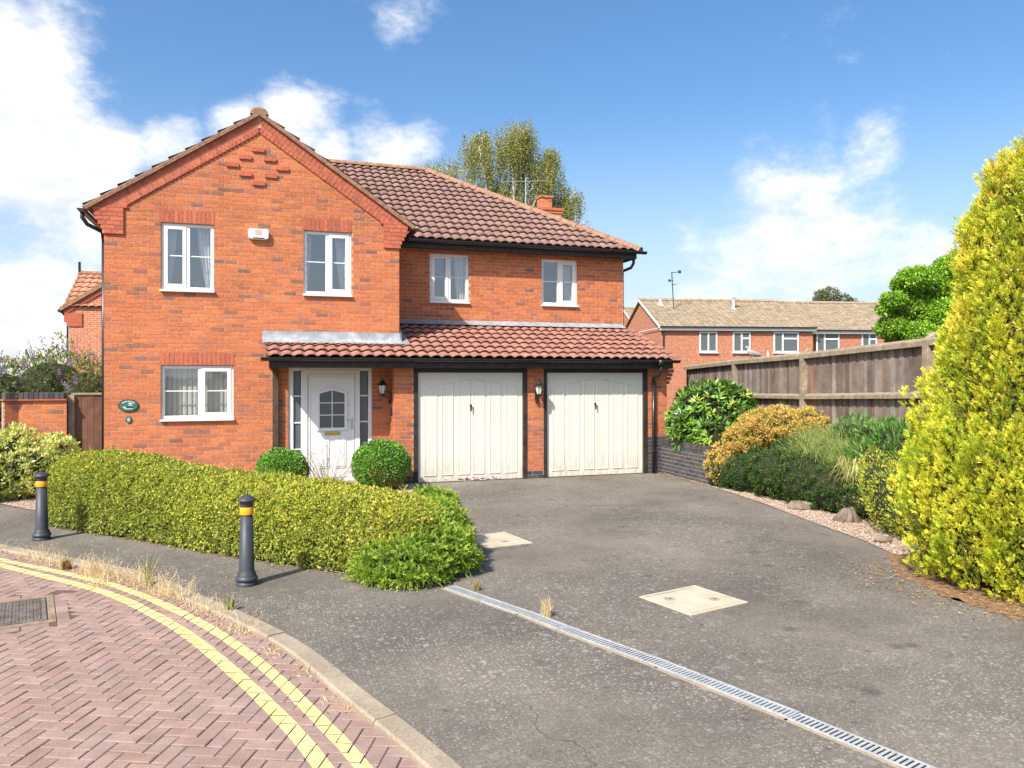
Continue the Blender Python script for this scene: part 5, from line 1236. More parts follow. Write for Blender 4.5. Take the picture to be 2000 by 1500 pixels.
def core_mesh(name, ells, parent, s=.86, mat=CORE, zmin=.0, amp=.05, f=6.0, seed=1):
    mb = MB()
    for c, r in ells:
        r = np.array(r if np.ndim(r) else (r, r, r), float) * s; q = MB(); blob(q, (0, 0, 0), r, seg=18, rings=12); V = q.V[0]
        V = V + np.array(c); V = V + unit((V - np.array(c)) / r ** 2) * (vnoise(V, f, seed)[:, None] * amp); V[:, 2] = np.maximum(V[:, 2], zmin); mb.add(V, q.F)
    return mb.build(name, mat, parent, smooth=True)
def leafy(P, Nn, L, W, C, out=.6, up=.3, rnd=.7, lj=.3, fold=.18, inset=.0):
    n = len(P); ax = unit(Nn * out + np.array([0, 0, up]) + rdir(n) * rnd); nr = unit(Nn + rdir(n) * .6)
    return leaves(P - Nn * (np.abs(RNG.normal(size=(n, 1))) * inset), ax, nr, L * (1 + RNG.normal(size=n) * lj).clip(.4, 2), W * (1 + RNG.normal(size=n) * lj).clip(.4, 2), C, fold)
def rel(o, origin):
    """shift a mesh so that its coordinates are relative to its thing's base"""
    me = o.data; n = len(me.vertices); a = np.empty(n * 3, np.float32); me.vertices.foreach_get('co', a); a = a.reshape(-1, 3) - np.array(origin, np.float32); me.vertices.foreach_set('co', a.ravel()); me.update()
def plant(name, label, cat, origin, group=None):
    return tag(empty(name, origin), label, cat, group)

# --- clipped hedge
HB, HT = (.02, -2.28), (3.88, -6.45)
hd = plant('clipped_hedge', 'long clipped yellow green hedge with a rounded top in front of the house', 'hedge', (1.9, -4.4, 0))
def hedge_pts(n):
    a, b = np.array(HB), np.array(HT); d = b - a; L_ = np.linalg.norm(d); d = d / L_; nn = np.array([d[1], -d[0]])
    nn = nn if nn @ np.array([-1, -.5]) > 0 else -nn
    t = RNG.uniform(-.26, L_ + .55, n); ph = RNG.uniform(-.12, math.pi + .12, n)
    def surf(t, ph, jit=True):
        hw = .62 + .02 * np.sin(t * 2.1); h = np.interp(t, [-.6, 0, 1.4, 2.2, 3.0, 4.0, 5.2, 6.2], [.80, .93, .93, .84, .80, .81, .77, .66])
        e = np.ones_like(t); lo = np.minimum((t + .26) / .9, (L_ + .55 - t) / .55).clip(0, 1); e = np.sqrt((1 - (1 - lo) ** 2).clip(0, 1)) * .999 + .001
        c, s = np.cos(ph), np.sin(ph); m = 2 / 3.0
        u = np.sign(c) * np.abs(c) ** m * hw * (.25 + .75 * e); z = np.where(s > 0, np.abs(s) ** m, s * .2) * h * (.55 + .45 * e ** .6)
        u = u * (1 - .10 * (z / h).clip(0, 1))
        P = np.stack([a[0] + d[0] * t + nn[0] * u, a[1] + d[1] * t + nn[1] * u, z * .5 + z * .5], 1); return P
    P = surf(t, ph); e_ = .004; T = surf(t + e_, ph) - P; Q = surf(t, ph + e_) - P; Nn = unit(np.cross(T, Q))
    cen = np.stack([a[0] + d[0] * t, a[1] + d[1] * t, np.full(n, .4)], 1); fl = ((P - cen) * Nn).sum(1) < 0; Nn[fl] *= -1
    endcap = np.minimum(t + .26, L_ + .55 - t) < .3
    Nn[endcap] = unit(Nn[endcap] + np.where((t < 1)[endcap, None], -np.array([d[0], d[1], 0]), np.array([d[0], d[1], 0])) * .8)
    P = P + Nn * (vnoise(P, 5, 3)[:, None] * .030 + vnoise(P, 17, 4)[:, None] * .014 + vnoise(P, 46, 6)[:, None] * .027)
    k = P[:, 2] > .015; return P[k], Nn[k], surf, L_
P, Nn, hsurf, HL = hedge_pts(175000)
fresh_lit_top = (vnoise(P, 2.2, 7) * .5 + Nn[:, 2] * .5 + RNG.normal(size=len(P)) * .5)  # new growth, with the lighter sunlit top also painted into the leaf colour
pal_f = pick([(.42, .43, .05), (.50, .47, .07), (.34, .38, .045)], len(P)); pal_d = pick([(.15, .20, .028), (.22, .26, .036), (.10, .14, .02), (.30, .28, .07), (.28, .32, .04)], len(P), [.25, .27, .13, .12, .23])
C = np.where((fresh_lit_top > .42)[:, None], pal_f, pal_d)
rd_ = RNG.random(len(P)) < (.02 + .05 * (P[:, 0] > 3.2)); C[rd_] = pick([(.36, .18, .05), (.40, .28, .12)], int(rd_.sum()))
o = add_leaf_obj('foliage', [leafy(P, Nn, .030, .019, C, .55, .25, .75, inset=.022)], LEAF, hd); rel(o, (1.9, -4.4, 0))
tt = np.linspace(-.25, HL + .53, 60); pp_ = np.linspace(-.05, math.pi + .05, 26); TT, PP2 = np.meshgrid(tt, pp_, indexing='ij'); Vh = hsurf(TT.ravel(), PP2.ravel())
cl = np.array([np.interp(Vh[:, 0], [0, 4], [0, 4])])
ctr = np.stack([np.array(HB)[0] + (np.array(HT) - np.array(HB))[0] / HL * TT.ravel(), np.array(HB)[1] + (np.array(HT) - np.array(HB))[1] / HL * TT.ravel(), np.full(TT.size, .35)], 1)
Vh = ctr + (Vh - ctr) * .915; F = [(i * 26 + j, i * 26 + j + 1, (i + 1) * 26 + j + 1, (i + 1) * 26 + j) for i in range(59) for j in range(25)]
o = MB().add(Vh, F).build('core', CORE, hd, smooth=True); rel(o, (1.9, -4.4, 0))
# a few shoots standing above the clipped top
st_ = []; n = 90; k = RNG.choice(np.where(Nn[:, 2] > .75)[0], n); base = P[k]; 
for q_ in range(7): st_.append(leafy(base + np.array([0, 0, 1]) * (.012 * q_) + RNG.normal(size=(n, 3)) * .006, np.tile([0, 0, 1.0], (n, 1)), .032, .014, pick([(.36, .37, .06), (.30, .25, .06)], n), .5, .6, .7))
o = add_leaf_obj('shoots', st_, LEAF, hd); o['kind'] = 'stuff'; rel(o, (1.9, -4.4, 0))

# --- sprays for conifers
def sprays(P, D_, length, nb, bl, bw, pal, w, droop=0.0, spread=.9, tipcol=None, tipamt=.4, fan=True):
    n = len(P); out = []; D_ = unit(D_); S = unit(np.cross(D_, rdir(n))); C0 = pick(pal, n, w, .14); ln = length * (1 + RNG.normal(size=n) * .25).clip(.5, 1.7)
    for k in range(nb):
        t = (k + RNG.random(n)) / nb; sg = np.where(RNG.random(n) < .5, -1, 1); a = spread * (1 - .55 * t) * sg
        base = P + D_ * (ln * t)[:, None] + np.array([0, 0, -droop]) * (t ** 2)[:, None]
        ax = D_ * np.cos(a)[:, None] + S * np.sin(a)[:, None] + rdir(n) * .22; c = C0.copy()
        if tipcol is not None:
            m = np.clip(t * tipamt * 1.6, 0, 1)[:, None]; c = c * (1 - m) + pick(tipcol, n, None, .12) * m
        out.append(leaves(base, ax, unit(np.cross(D_, S) + rdir(n) * .5), bl * (1.15 - .5 * t) * (1 + RNG.normal(size=n) * .2).clip(.5, 1.5), np.full(n, bw) * (1 + RNG.normal(size=n) * .2).clip(.5, 1.5), c, .25))
    return out

# --- low juniper at the end of the hedge
JO = (4.05, -6.75, 0); ju = plant('juniper_bush', 'spreading bright green juniper bush at the right end of the hedge', 'shrub', JO)
je = [((3.88, -6.98, .10), (.47, .48, .32)), ((4.20, -6.75, .16), (.44, .50, .38)), ((4.30, -6.25, .24), (.40, .55, .40)), ((4.38, -5.75, .26), (.38, .5, .40)), ((3.95, -6.5, .26), (.42, .45, .40)), ((3.72, -6.95, .05), (.34, .34, .20))]
P1, N1 = ell_samples(je, 1500, .05, 6, 11, .02); P1, N1 = clumps(P1, N1, 9, .085); PU, NU = ell_samples(je, 6000, .05, 6, 11, .02); P, Nn = np.concatenate([P1, PU - NU * .05]), np.concatenate([N1, NU]); D_ = unit(Nn * .75 + np.array([0, 0, .30]) + rdir(len(P)) * .45)
s_ = sprays(P - Nn * .06, D_, .09, 15, .032, .0095, [(.10, .19, .022), (.15, .26, .03), (.21, .33, .035), (.07, .14, .02)], [.3, .35, .2, .15], .02, .8, [(.30, .42, .05), (.38, .46, .07)], .5)
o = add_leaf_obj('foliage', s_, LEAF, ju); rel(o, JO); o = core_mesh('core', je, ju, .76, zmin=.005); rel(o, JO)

# --- tall golden thuja on the right
TO = (9.60, -9.12, 0); th = plant('golden_conifer', 'tall golden yellow conifer at the right edge beside the drive', 'conifer', TO)
ZT = [0, .15, .6, 1.17, 1.41, 1.7, 2.4, 3.15, 3.7, 3.95, 4.12, 4.3]; RT = [.86, 1.02, 1.12, 1.05, .92, .82, .71, .60, .46, .26, .10, .04]
def thuja_r(z, th_): return np.interp(z, ZT, RT) * (1 + .07 * np.sin(th_ * 5 + z * 1.7) + .05 * np.sin(th_ * 11 - z * 3.1))
n = 2500; z = RNG.uniform(.0, 1, n) ** .92 * 4.15 + .03; tA = RNG.uniform(0, 2 * math.pi, n); keep = RNG.random(n) < np.interp(z, ZT, RT) / 1.2 + .1
face = np.cos(tA - math.atan2(-5.5, -7.1)); keep &= (face > -.4) | (RNG.random(n) < .4); z, tA = z[keep], tA[keep]
lump = vnoise(np.stack([np.cos(tA) * 1.3, np.sin(tA) * 1.3, z * .75], 1), 4.2, 21); R_ = thuja_r(z, tA) * (1 + lump * .07) + RNG.normal(size=len(z)) * .055
PC = np.stack([TO[0] + R_ * np.cos(tA), TO[1] + R_ * np.sin(tA), z], 1); NC = unit(np.stack([np.cos(tA), np.sin(tA), np.full(len(z), .25)], 1))
ks = 25; m = len(PC); ph = unit(NC * .30 + np.array([0, 0, 1.0]) + rdir(m) * .22); hgt = RNG.uniform(.22, .40, m); wid = RNG.uniform(.06, .11, m)      # upright plumes
tq = RNG.random((m, ks)); dq = rdir(m * ks).reshape(m, ks, 3); dq = unit(dq + NC[:, None, :] * .9); prof_ = np.sin(np.clip(tq * .93 + .07, 0, 1) ** .7 * math.pi) ** .7
P = PC[:, None, :] - NC[:, None, :] * .05 + ph[:, None, :] * ((tq - .35) * hgt[:, None])[:, :, None] + dq * (wid[:, None] * prof_)[:, :, None]
D_ = unit(ph[:, None, :] * .9 + dq * .65 + rdir(m * ks).reshape(m, ks, 3) * .25).reshape(-1, 3); P = P.reshape(-1, 3); NP = np.repeat(NC, ks, 0); tq = tq.ravel(); k = P[:, 2] > .01; P, D_, NP, tq = P[k], D_[k], NP[k], tq[k]
gl = np.repeat((lump * .55 + RNG.normal(size=m) * .6) > -.1, ks)[k]
s_ = sprays(P[gl] - NP[gl] * .015, D_[gl], .058, 13, .032, .0078, [(.46, .48, .03), (.54, .53, .04), (.36, .43, .03), (.60, .54, .05)], [.3, .3, .2, .2], 0, .8, [(.72, .66, .07), (.76, .66, .10), (.64, .63, .06)], .5)
s_ += sprays(P[~gl] - NP[~gl] * .015, D_[~gl], .057, 13, .032, .0075, [(.26, .36, .03), (.35, .43, .03), (.42, .48, .035), (.17, .25, .025)], [.3, .35, .25, .1], 0, .8, [(.56, .58, .05), (.50, .56, .05)], .5)
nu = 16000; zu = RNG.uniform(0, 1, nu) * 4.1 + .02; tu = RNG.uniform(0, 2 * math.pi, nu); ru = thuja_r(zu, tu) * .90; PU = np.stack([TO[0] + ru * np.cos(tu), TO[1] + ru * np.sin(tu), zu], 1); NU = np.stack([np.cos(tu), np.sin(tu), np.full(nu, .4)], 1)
s_ += sprays(PU, unit(NU * .5 + np.array([0, 0, .8]) + rdir(nu) * .4), .09, 6, .045, .015, [(.12, .17, .02), (.18, .22, .025), (.20, .15, .06)], None, 0, .8, [(.3, .32, .04)], .35)  # inner sprays coloured dark to paint the shade between plumes
kc = (RNG.random(len(P)) < np.interp(P[:, 2], [0, 1.5, 2.5, 4.5], [.003, .02, .06, .14])) & (tq > .5)
pc_ = np.repeat(P[kc], 6, 0) + RNG.normal(size=(int(kc.sum()) * 6, 3)) * .025; s_.append(leafy(pc_, np.repeat(NP[kc], 6, 0), .017, .014, pick([(.62, .50, .20), (.54, .40, .14)], len(pc_)), .4, .3, .8, fold=.5))
# separate leaders on top
lead = []
for (dx, dy, zt_, h, rr) in ((.02, 0, 3.95, .60, .10), (-.40, .14, 3.52, .46, .12), (-.22, .02, 3.68, .40, .13), (.2, -.2, 3.8, .5, .13), (-.56, .22, 2.95, .42, .13), (-.66, .2, 2.3, .42, .13), (-.3, -.4, 3.5, .4, .12)):
    m = 160; zz = RNG.random(m); aa = RNG.uniform(0, 6.28, m); rr_ = rr * (1 - zz * .75); p_ = np.stack([TO[0] + dx + rr_ * np.cos(aa), TO[1] + dy + rr_ * np.sin(aa), zt_ + zz * h], 1); dd = unit(np.stack([np.cos(aa) * .5, np.sin(aa) * .5, np.full(m, 1.0)], 1) + rdir(m) * .3)
    s_ += sprays(p_, dd, .10, 12, .045, .014, [(.40, .38, .03), (.30, .32, .03), (.48, .42, .05)], [.4, .3, .3], 0, .7, [(.70, .58, .08)], .5)
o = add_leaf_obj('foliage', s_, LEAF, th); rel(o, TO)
V = []; F = []; nz_, na = 24, 28
for i in range(nz_ + 1):
    zc = .10 + 3.95 * i / nz_
    for j in range(na): a = 2 * math.pi * j / na; r_ = float(thuja_r(np.array(zc), np.array(a))) * .80 * (1 if i < nz_ else .05); V.append((r_ * math.cos(a), r_ * math.sin(a), zc))
for i in range(nz_):
    for j in range(na): F.append((i * na + j, i * na + (j + 1) % na, (i + 1) * na + (j + 1) % na, (i + 1) * na + j))
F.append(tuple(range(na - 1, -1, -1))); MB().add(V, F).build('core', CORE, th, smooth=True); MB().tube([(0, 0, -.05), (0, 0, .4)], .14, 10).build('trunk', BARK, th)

# --- box balls by the door
def box_ball(c, r, label):
    t = plant('clipped_box_bush', label, 'shrub', (c[0], c[1], 0), 'box bushes either side of the front door'); e = [(c, r)]
    P, Nn = ell_samples(e, 19000, .035, 9, 5, .02); P = P + Nn * vnoise(P, 30, 8)[:, None] * .022; dead = (vnoise(P, 3.5, 9) + (P[:, 2] < c[2]) * .5 + RNG.normal(size=len(P)) * .25) > 1.05
    C = pick([(.075, .19, .022), (.12, .27, .03), (.18, .36, .04), (.045, .11, .016)], len(P), [.28, .34, .26, .12]); C[dead] = pick([(.24, .17, .07), (.17, .13, .05)], int(dead.sum()))
    o = add_leaf_obj('foliage', [leafy(P, Nn, .032, .019, C, .7, .35, .7, inset=.02)], LEAFG, t); rel(o, (c[0], c[1], 0)); o = core_mesh('core', e, t, .90, amp=.015); rel(o, (c[0], c[1], 0))
box_ball((2.87, -.72, .36), (.44, .42, .36), 'small clipped round box bush left of the front door')
box_ball((4.52, -1.05, .43), (.49, .47, .43), 'larger clipped round box bush at the garage pier right of the front door')
# --- dried stems between them
ls = plant('dried_lavender', 'sparse dried lavender stems in front of the white front door', 'plant', (3.62, -.95, 0)); sm = MB(); hd_ = []
for _ in range(75):
    x, y = random.gauss(0, .16), random.gauss(0, .12); dx, dy, h = x * 1.9 + random.gauss(0, .05), y * 1.2 + random.gauss(0, .05), random.uniform(.35, .78); sm.tube([(x * .5, y * .5, 0), (x + dx * .4, y + dy * .4, h * .6), (x + dx, y + dy, h)], .0028, 4, (.22, .17, .09), cap=False); hd_.append((x + dx, y + dy, h))
sm.build('stem', LEAF, ls); Ph = np.repeat(np.array(hd_), 9, 0) + RNG.normal(size=(len(hd_) * 9, 3)) * np.array([.006, .006, .016]); fh_ = add_leaf_obj('flower_head', [leafy(Ph, np.tile([0, 0, 1.0], (len(Ph), 1)), .018, .010, pick([(.10, .06, .04), (.16, .09, .07), (.2, .13, .08)], len(Ph)), .3, .3, 1.0)], LEAF, ls); fh_['kind'] = 'stuff'
Pl = RNG.normal(size=(420, 3)) * np.array([.2, .16, .08]) + np.array([0, 0, .16]); Pl = Pl[Pl[:, 2] > .01]; add_leaf_obj('foliage', [leafy(Pl, np.tile([0, 0, 1.0], (len(Pl), 1)), .05, .009, pick([(.24, .24, .10), (.32, .26, .12)], len(Pl)), .4, .4, .8)], LEAF, ls)

# --- variegated shrub on the far left
def leaf_shrub(name, label, ells, n, L, W, pal, w, mat=LEAF, out=.6, up=.35, rnd=.7, amp=.08, f=5, seed=3, zmin=.02, fringe=None, edge=None, core=.82, inset=.03, cat='shrub', group=None, clump=None):
    o_ = (float(np.mean([e[0][0] for e in ells])), float(np.mean([e[0][1] for e in ells])), 0.0); o_ = (o_[0], o_[1], max(0.0, min(e[0][2] - (e[1][2] if np.ndim(e[1]) else e[1]) for e in ells)))
    t = plant(name, label, cat, o_, group); P, Nn = ell_samples(ells, n, amp, f, seed, zmin); C = pick(pal, len(P), w)
    if clump: P, Nn = clumps(P, Nn, *clump); C = pick(pal, len(P), w)
    if edge is not None: m = RNG.random(len(P)) < edge[0] * np.clip(.4 + vnoise(P, 4, seed + 1) * .6 + Nn[:, 2] * .4, 0, 1.6); C[m] = pick(edge[1], int(m.sum()))
    sets = [leafy(P, Nn, L, W, C, out, up, rnd, inset=inset)]
    if clump: PU, NU = ell_samples(ells, int(n * clump[0] * .45), amp, f, seed, zmin); sets.append(leafy(PU - NU * clump[1] * .75, NU, L, W, pick(pal, len(PU), w) * .8, .5, up, .8, inset=.02))  # leaves beneath the clumps are darkened, shade put into their colour
    if fringe: k = RNG.choice(len(P), fringe[0]); sets.append(leafy(P[k] + Nn[k] * np.abs(RNG.normal(size=(fringe[0], 1))) * fringe[1], Nn[k], L, W, pick(pal, fringe[0], w), out, up, rnd))
    o = add_leaf_obj('foliage', sets, mat, t); rel(o, o_)
    if core: o = core_mesh('core', ells, t, core, zmin=zmin * .5, amp=amp * .7, f=f, seed=seed); rel(o, o_)
    return t
leaf_shrub('variegated_shrub', 'cream and green variegated shrub against the left garden wall', [((-1.15, -.15, .48), (.60, .5, .48)), ((-1.75, -.35, .45), (.65, .55, .52)), ((-.75, .0, .45), (.38, .4, .55)), ((-2.5, -.2, .5), (.6, .5, .55)), ((-1.3, -.1, .75), (.35, .35, .35))], 800, .062, .030,
           [(.64, .62, .20), (.52, .54, .12), (.72, .68, .34), (.17, .27, .04), (.32, .40, .07)], [.28, .25, .22, .12, .13], out=.6, up=.6, rnd=.65, amp=.09, clump=(22, .075), inset=0, core=.76)
# --- shrubs and trees behind the wall on the left
bu = plant('butterfly_bush', 'butterfly bush with purple flower spikes behind the left garden wall', 'shrub', (-1.6, 3.2, 0))
be = [((-1.5, 3.3, 1.72), (.8, .7, .75)), ((-.80, 3.0, 1.62), (.55, .6, .62)), ((-2.4, 3.3, 1.45), (.8, .7, .8)), ((-.42, 2.8, 1.25), (.36, .4, .5)), ((-1.6, 3.1, .8), (1.2, .8, .8))]
P, Nn = ell_samples(be, 9000, .16, 4, 13, .1); C = pick([(.09, .15, .03), (.13, .20, .04), (.20, .25, .07), (.06, .10, .025), (.22, .22, .10)], len(P), [.25, .25, .2, .15, .15])
s_ = [leafy(P, Nn, .11, .030, C, .8, .1, .6, inset=.08)]; k = RNG.choice(len(P), 160); k = k[(Nn[k][:, 2] > .0)]; fl = []
for q_ in range(26): t_ = q_ / 26; a_ = unit(Nn[k] * .8 + np.array([0, -.2, .45])); fl.append(leafy(P[k] + a_ * (.05 + .24 * t_) + RNG.normal(size=(len(k), 3)) * .018 * (1 - t_ * .7), a_, .028, .022, pick([(.20, .11, .36), (.26, .16, .42), (.15, .08, .26), (.24, .16, .13)], len(k), [.35, .3, .2, .15]), .5, .2, .9))
o = add_leaf_obj('foliage', s_, LEAF, bu); rel(o, (-1.6, 3.2, 0)); o = add_leaf_obj('flower_spike', fl, LEAF, bu); rel(o, (-1.6, 3.2, 0)); o = core_mesh('core', be, bu, .75, zmin=.0); rel(o, (-1.6, 3.2, 0))
leaf_shrub('olive_shrub', 'loose yellowish shrub rising behind the butterfly bush on the left', [((-2.6, 5.2, 1.7), (1.5, .9, .75)), ((-1.5, 5.6, 1.9), (.7, .6, .7)), ((-1.75, 5.6, 2.4), (.3, .3, .45)), ((-3.6, 5.0, 1.8), (.9, .8, .9))], 11000, .06, .028, [(.30, .28, .09), (.22, .23, .07), (.38, .33, .14), (.15, .17, .05)], [.3, .3, .2, .2], amp=.22, f=4, fringe=(900, .10), core=0, out=.8, up=.5, seed=17)
leaf_shrub('dark_laurel', 'dark green laurel at the left edge beside the garden wall', [((-2.15, .45, .85), (.42, .4, .85)), ((-2.75, .6, .9), (.6, .5, .9))], 5200, .085, .04, [(.06, .11, .02), (.09, .15, .03), (.15, .2, .05)], [.4, .35, .25], LEAFG, amp=.1, seed=19)

# --- right border
def whorls(name, label, ells, n, nl, L, W, pal, w, seed, mat=LEAFG):
    o_ = (ells[0][0][0], ells[0][0][1], .6); t = plant(name, label, 'shrub', o_); P, Nn = ell_samples(ells, n, .10, 4, seed, .4); D_ = unit(Nn * .8 + np.array([0, 0, .45]) + rdir(len(P)) * .35); sets = []; C0 = pick(pal, len(P), w, .16)
    for k in range(nl):
        S = unit(np.cross(D_, rdir(len(P)))); a = RNG.uniform(.55, 1.45, len(P))[:, None]; ax = D_ * np.cos(a) + S * np.sin(a) + np.array([0, 0, -.12]); sets.append(leaves(P - Nn * RNG.uniform(0, .05, (len(P), 1)), ax, D_ + rdir(len(P)) * .2, L * (1 + RNG.normal(size=len(P)) * .2).clip(.5, 1.5), np.full(len(P), W), C0 * (1 + RNG.normal(size=(len(P), 1)) * .12), .22, .55))
    o = add_leaf_obj('foliage', sets, mat, t); rel(o, o_); o = core_mesh('core', ells, t, .78, zmin=.4, amp=.08); rel(o, o_); return t
whorls('glossy_evergreen', 'large leaved glossy evergreen shrub above the blue brick wall', [((10.95, -1.35, 1.25), (.72, .75, .62)), ((10.60, -1.3, 1.05), (.48, .5, .55)), ((11.35, -1.2, 1.35), (.55, .6, .50)), ((10.75, -1.9, .85), (.45, .4, .45))], 1000, 8, .145, .040, [(.06, .135, .018), (.085, .18, .02), (.14, .25, .03), (.04, .085, .014), (.24, .33, .05)], [.26, .28, .22, .12, .12], 23)
leaf_shrub('gold_spiraea', 'orange gold leaved spiraea in the right border below the fence', [((11.1, -3.1, 1.06), (.62, .55, .38)), ((11.6, -3.4, 1.08), (.46, .45, .30)), ((10.74, -2.8, .84), (.36, .38, .30)), ((10.36, -2.6, .42), (.17, .32, .30))], 700, .040, .020, [(.58, .38, .09), (.64, .46, .13), (.46, .36, .07), (.52, .27, .12), (.27, .31, .05), (.58, .36, .22)], [.22, .2, .17, .10, .22, .09], amp=.10, f=6, seed=29, zmin=.1, up=.5, core=.78, clump=(46, .07), inset=0)
leaf_shrub('dark_cotoneaster', 'low dark green cotoneaster spilling down to the drive edge', [((10.60, -3.3, .30), (.45, .5, .40)), ((10.62, -4.0, .36), (.52, .6, .44)), ((10.60, -4.7, .36), (.5, .6, .44)), ((10.58, -5.3, .32), (.46, .5, .40)), ((10.45, -2.75, .28), (.30, .5, .30)), ((10.6, -5.85, .25), (.4, .4, .32)), ((11.0, -3.9, .62), (.45, .5, .32)), ((11.0, -4.7, .62), (.42, .5, .30))], 1800, .027, .016, [(.030, .070, .014), (.045, .095, .018), (.065, .12, .022), (.02, .045, .012), (.10, .15, .035)], [.25, .3, .22, .08, .15], amp=.07, f=7, seed=31, core=.9, inset=.0, edge=(.05, [(.22, .26, .08), (.3, .2, .12)]), clump=(36, .06))
# bank grasses and bright perennials
def grass(name, label, pts, n, h, w, pal, wts, lean=.45, cat='grass', spread=.05, group=None, kind=None, seeds=None):
    o_ = (pts[0][0], pts[0][1], pts[0][2]); pts = np.array(pts, float); k = RNG.integers(0, len(pts), n); B0 = pts[k, :3] + RNG.normal(size=(n, 3)) * np.array([1, 1, 0]) * spread; sets = []
    d = RNG.normal(size=(n, 2)) * lean; hh = h * (1 + RNG.normal(size=n) * .3).clip(.35, 1.8); C = pick(pal, n, wts); up0 = unit(np.stack([d[:, 0] * .5, d[:, 1] * .5, np.ones(n)], 1)); up1 = unit(np.stack([d[:, 0] * 1.6, d[:, 1] * 1.6, np.ones(n) * .75], 1))
    M_ = B0 + up0 * (hh * .55)[:, None]; T_ = M_ + up1 * (hh * .45)[:, None]; S = unit(np.cross(up0, rdir(n))) * w * .5
    V1 = np.stack([B0 - S, B0 + S, M_ + S * .8, M_ - S * .8], 1); V2 = np.stack([M_ - S * .8, M_ + S * .8, T_ + S * .1, T_ - S * .1], 1); sets = [(V1, C), (V2, C)]
    if seeds:
        q = RNG.random(n) < seeds; Pq = np.repeat(T_[q], 7, 0) + RNG.normal(size=(int(q.sum()) * 7, 3)) * np.array([.008, .008, .03]); sets.append(leafy(Pq, np.tile([0, 0, 1.0], (len(Pq), 1)), .016, .006, pick([(.62, .50, .28), (.52, .40, .2)], len(Pq)), .4, .4, .6))
    t = add_leaf_obj(name, sets, LEAF); rel(t, o_); t.location = o_; tag(t, label, cat, group, kind); return t
bz = lambda x, y: .55 + .35 * min(1, max(0, (x - 10.4) / 1.2))
bank_pts = [(x, y, bz(x, y) - .05) for x, y in [(10.9, -4.3), (11.2, -4.1), (11.35, -4.6), (11.0, -4.8), (11.25, -5.2), (10.95, -5.4), (11.2, -5.7), (11.4, -3.9), (10.8, -5.0), (11.1, -6.0)]]
grass('bank_grass', 'soft green grass growing on the bank below the fence', bank_pts, 7500, .34, .008, [(.16, .24, .05), (.26, .32, .09), (.36, .36, .14), (.10, .17, .03)], [.35, .3, .2, .15], .6, spread=.17, kind='stuff', seeds=.06)
leaf_shrub('green_perennial', 'dark green leafy perennials at the foot of the fence beside the conifer', [((11.0, -6.05, .95), (.38, .4, .38)), ((10.85, -6.45, .85), (.35, .4, .4)), ((11.2, -5.55, 1.0), (.3, .4, .30)), ((10.85, -5.6, .75), (.3, .35, .3)), ((11.3, -4.9, 1.05), (.3, .4, .25))], 4200, .10, .022, [(.08, .19, .035), (.12, .26, .05), (.05, .12, .03), (.20, .34, .07)], [.3, .35, .15, .2], LEAF, out=.6, up=.8, amp=.1, seed=37, zmin=.3, core=.7)
leaf_shrub('lime_shrub', 'bright lime green shrub between the conifer and the pampas stump', [((10.35, -6.55, .55), (.42, .4, .34)), ((10.1, -6.95, .42), (.40, .38, .42)), ((10.55, -6.2, .75), (.3, .3, .25)), ((9.95, -7.3, .28), (.3, .3, .3))], 8000, .036, .016, [(.34, .40, .05), (.46, .46, .06), (.22, .32, .05), (.55, .44, .07), (.12, .2, .03)], [.28, .24, .2, .14, .14], out=.6, up=.6, amp=.1, f=6, seed=41, fringe=(800, .07), core=.8)
sp = plant('pampas_stump', 'dry grey grass stump with pale drooping blades in the gravel near the conifer', 'stump', (10.12, -5.98, 0)); q = MB()
for k in range(9): a = k * .7; q.tube([(.17 * math.cos(a), .15 * math.sin(a), -.02), (.09 * math.cos(a + .3), .08 * math.sin(a + .3), .09), (.05 * math.cos(a) + .03, .04 * math.sin(a), .17)], [.055, .045, .03], 7)
q.build('stump', BARK, sp, smooth=True)
n = 170; a = RNG.uniform(0, 6.28, n); dirs = np.stack([np.cos(a), np.sin(a)], 1); B0 = np.stack([.08 * dirs[:, 0] + .34, .08 * dirs[:, 1] + .22, np.full(n, .42)], 1); L1 = RNG.uniform(.12, .42, n); M_ = B0 + np.stack([dirs[:, 0] * L1 * .5, dirs[:, 1] * L1 * .5, L1 * 1.1], 1); T_ = M_ + np.stack([dirs[:, 0] * L1 * .6, dirs[:, 1] * L1 * .6, -L1 * RNG.uniform(.1, .9, n)], 1); S = np.stack([-dirs[:, 1], dirs[:, 0], np.zeros(n)], 1) * .005; C = pick([(.34, .32, .10), (.42, .38, .15), (.24, .28, .07)], n)
add_leaf_obj('straw_leaf', [(np.stack([B0 - S, B0 + S, M_ + S, M_ - S], 1), C), (np.stack([M_ - S, M_ + S, T_ + S * .2, T_ - S * .2], 1), C)], LEAF, sp)
for (x, y, s1, lb) in ((10.16, -5.02, .19, 'rough brown edging stone at the foot of the cotoneaster'), (9.55, -7.2, .10, 'small edging stone at the conifer side of the gravel')):
    q = MB(); blob(q, (0, 0, .05), (s1, s1 * .8, s1 * .5), seg=14, rings=10); q.V[0] += unit(q.V[0]) * (vnoise(q.V[0], 16, 5)[:, None] * s1 * .34); q.V[0][:, 2] *= .8; o = q.build('edging_stone', STONE, None, smooth=False); o.location = (x, y, 0); tag(o, lb, 'stone', 'stones edging the border')

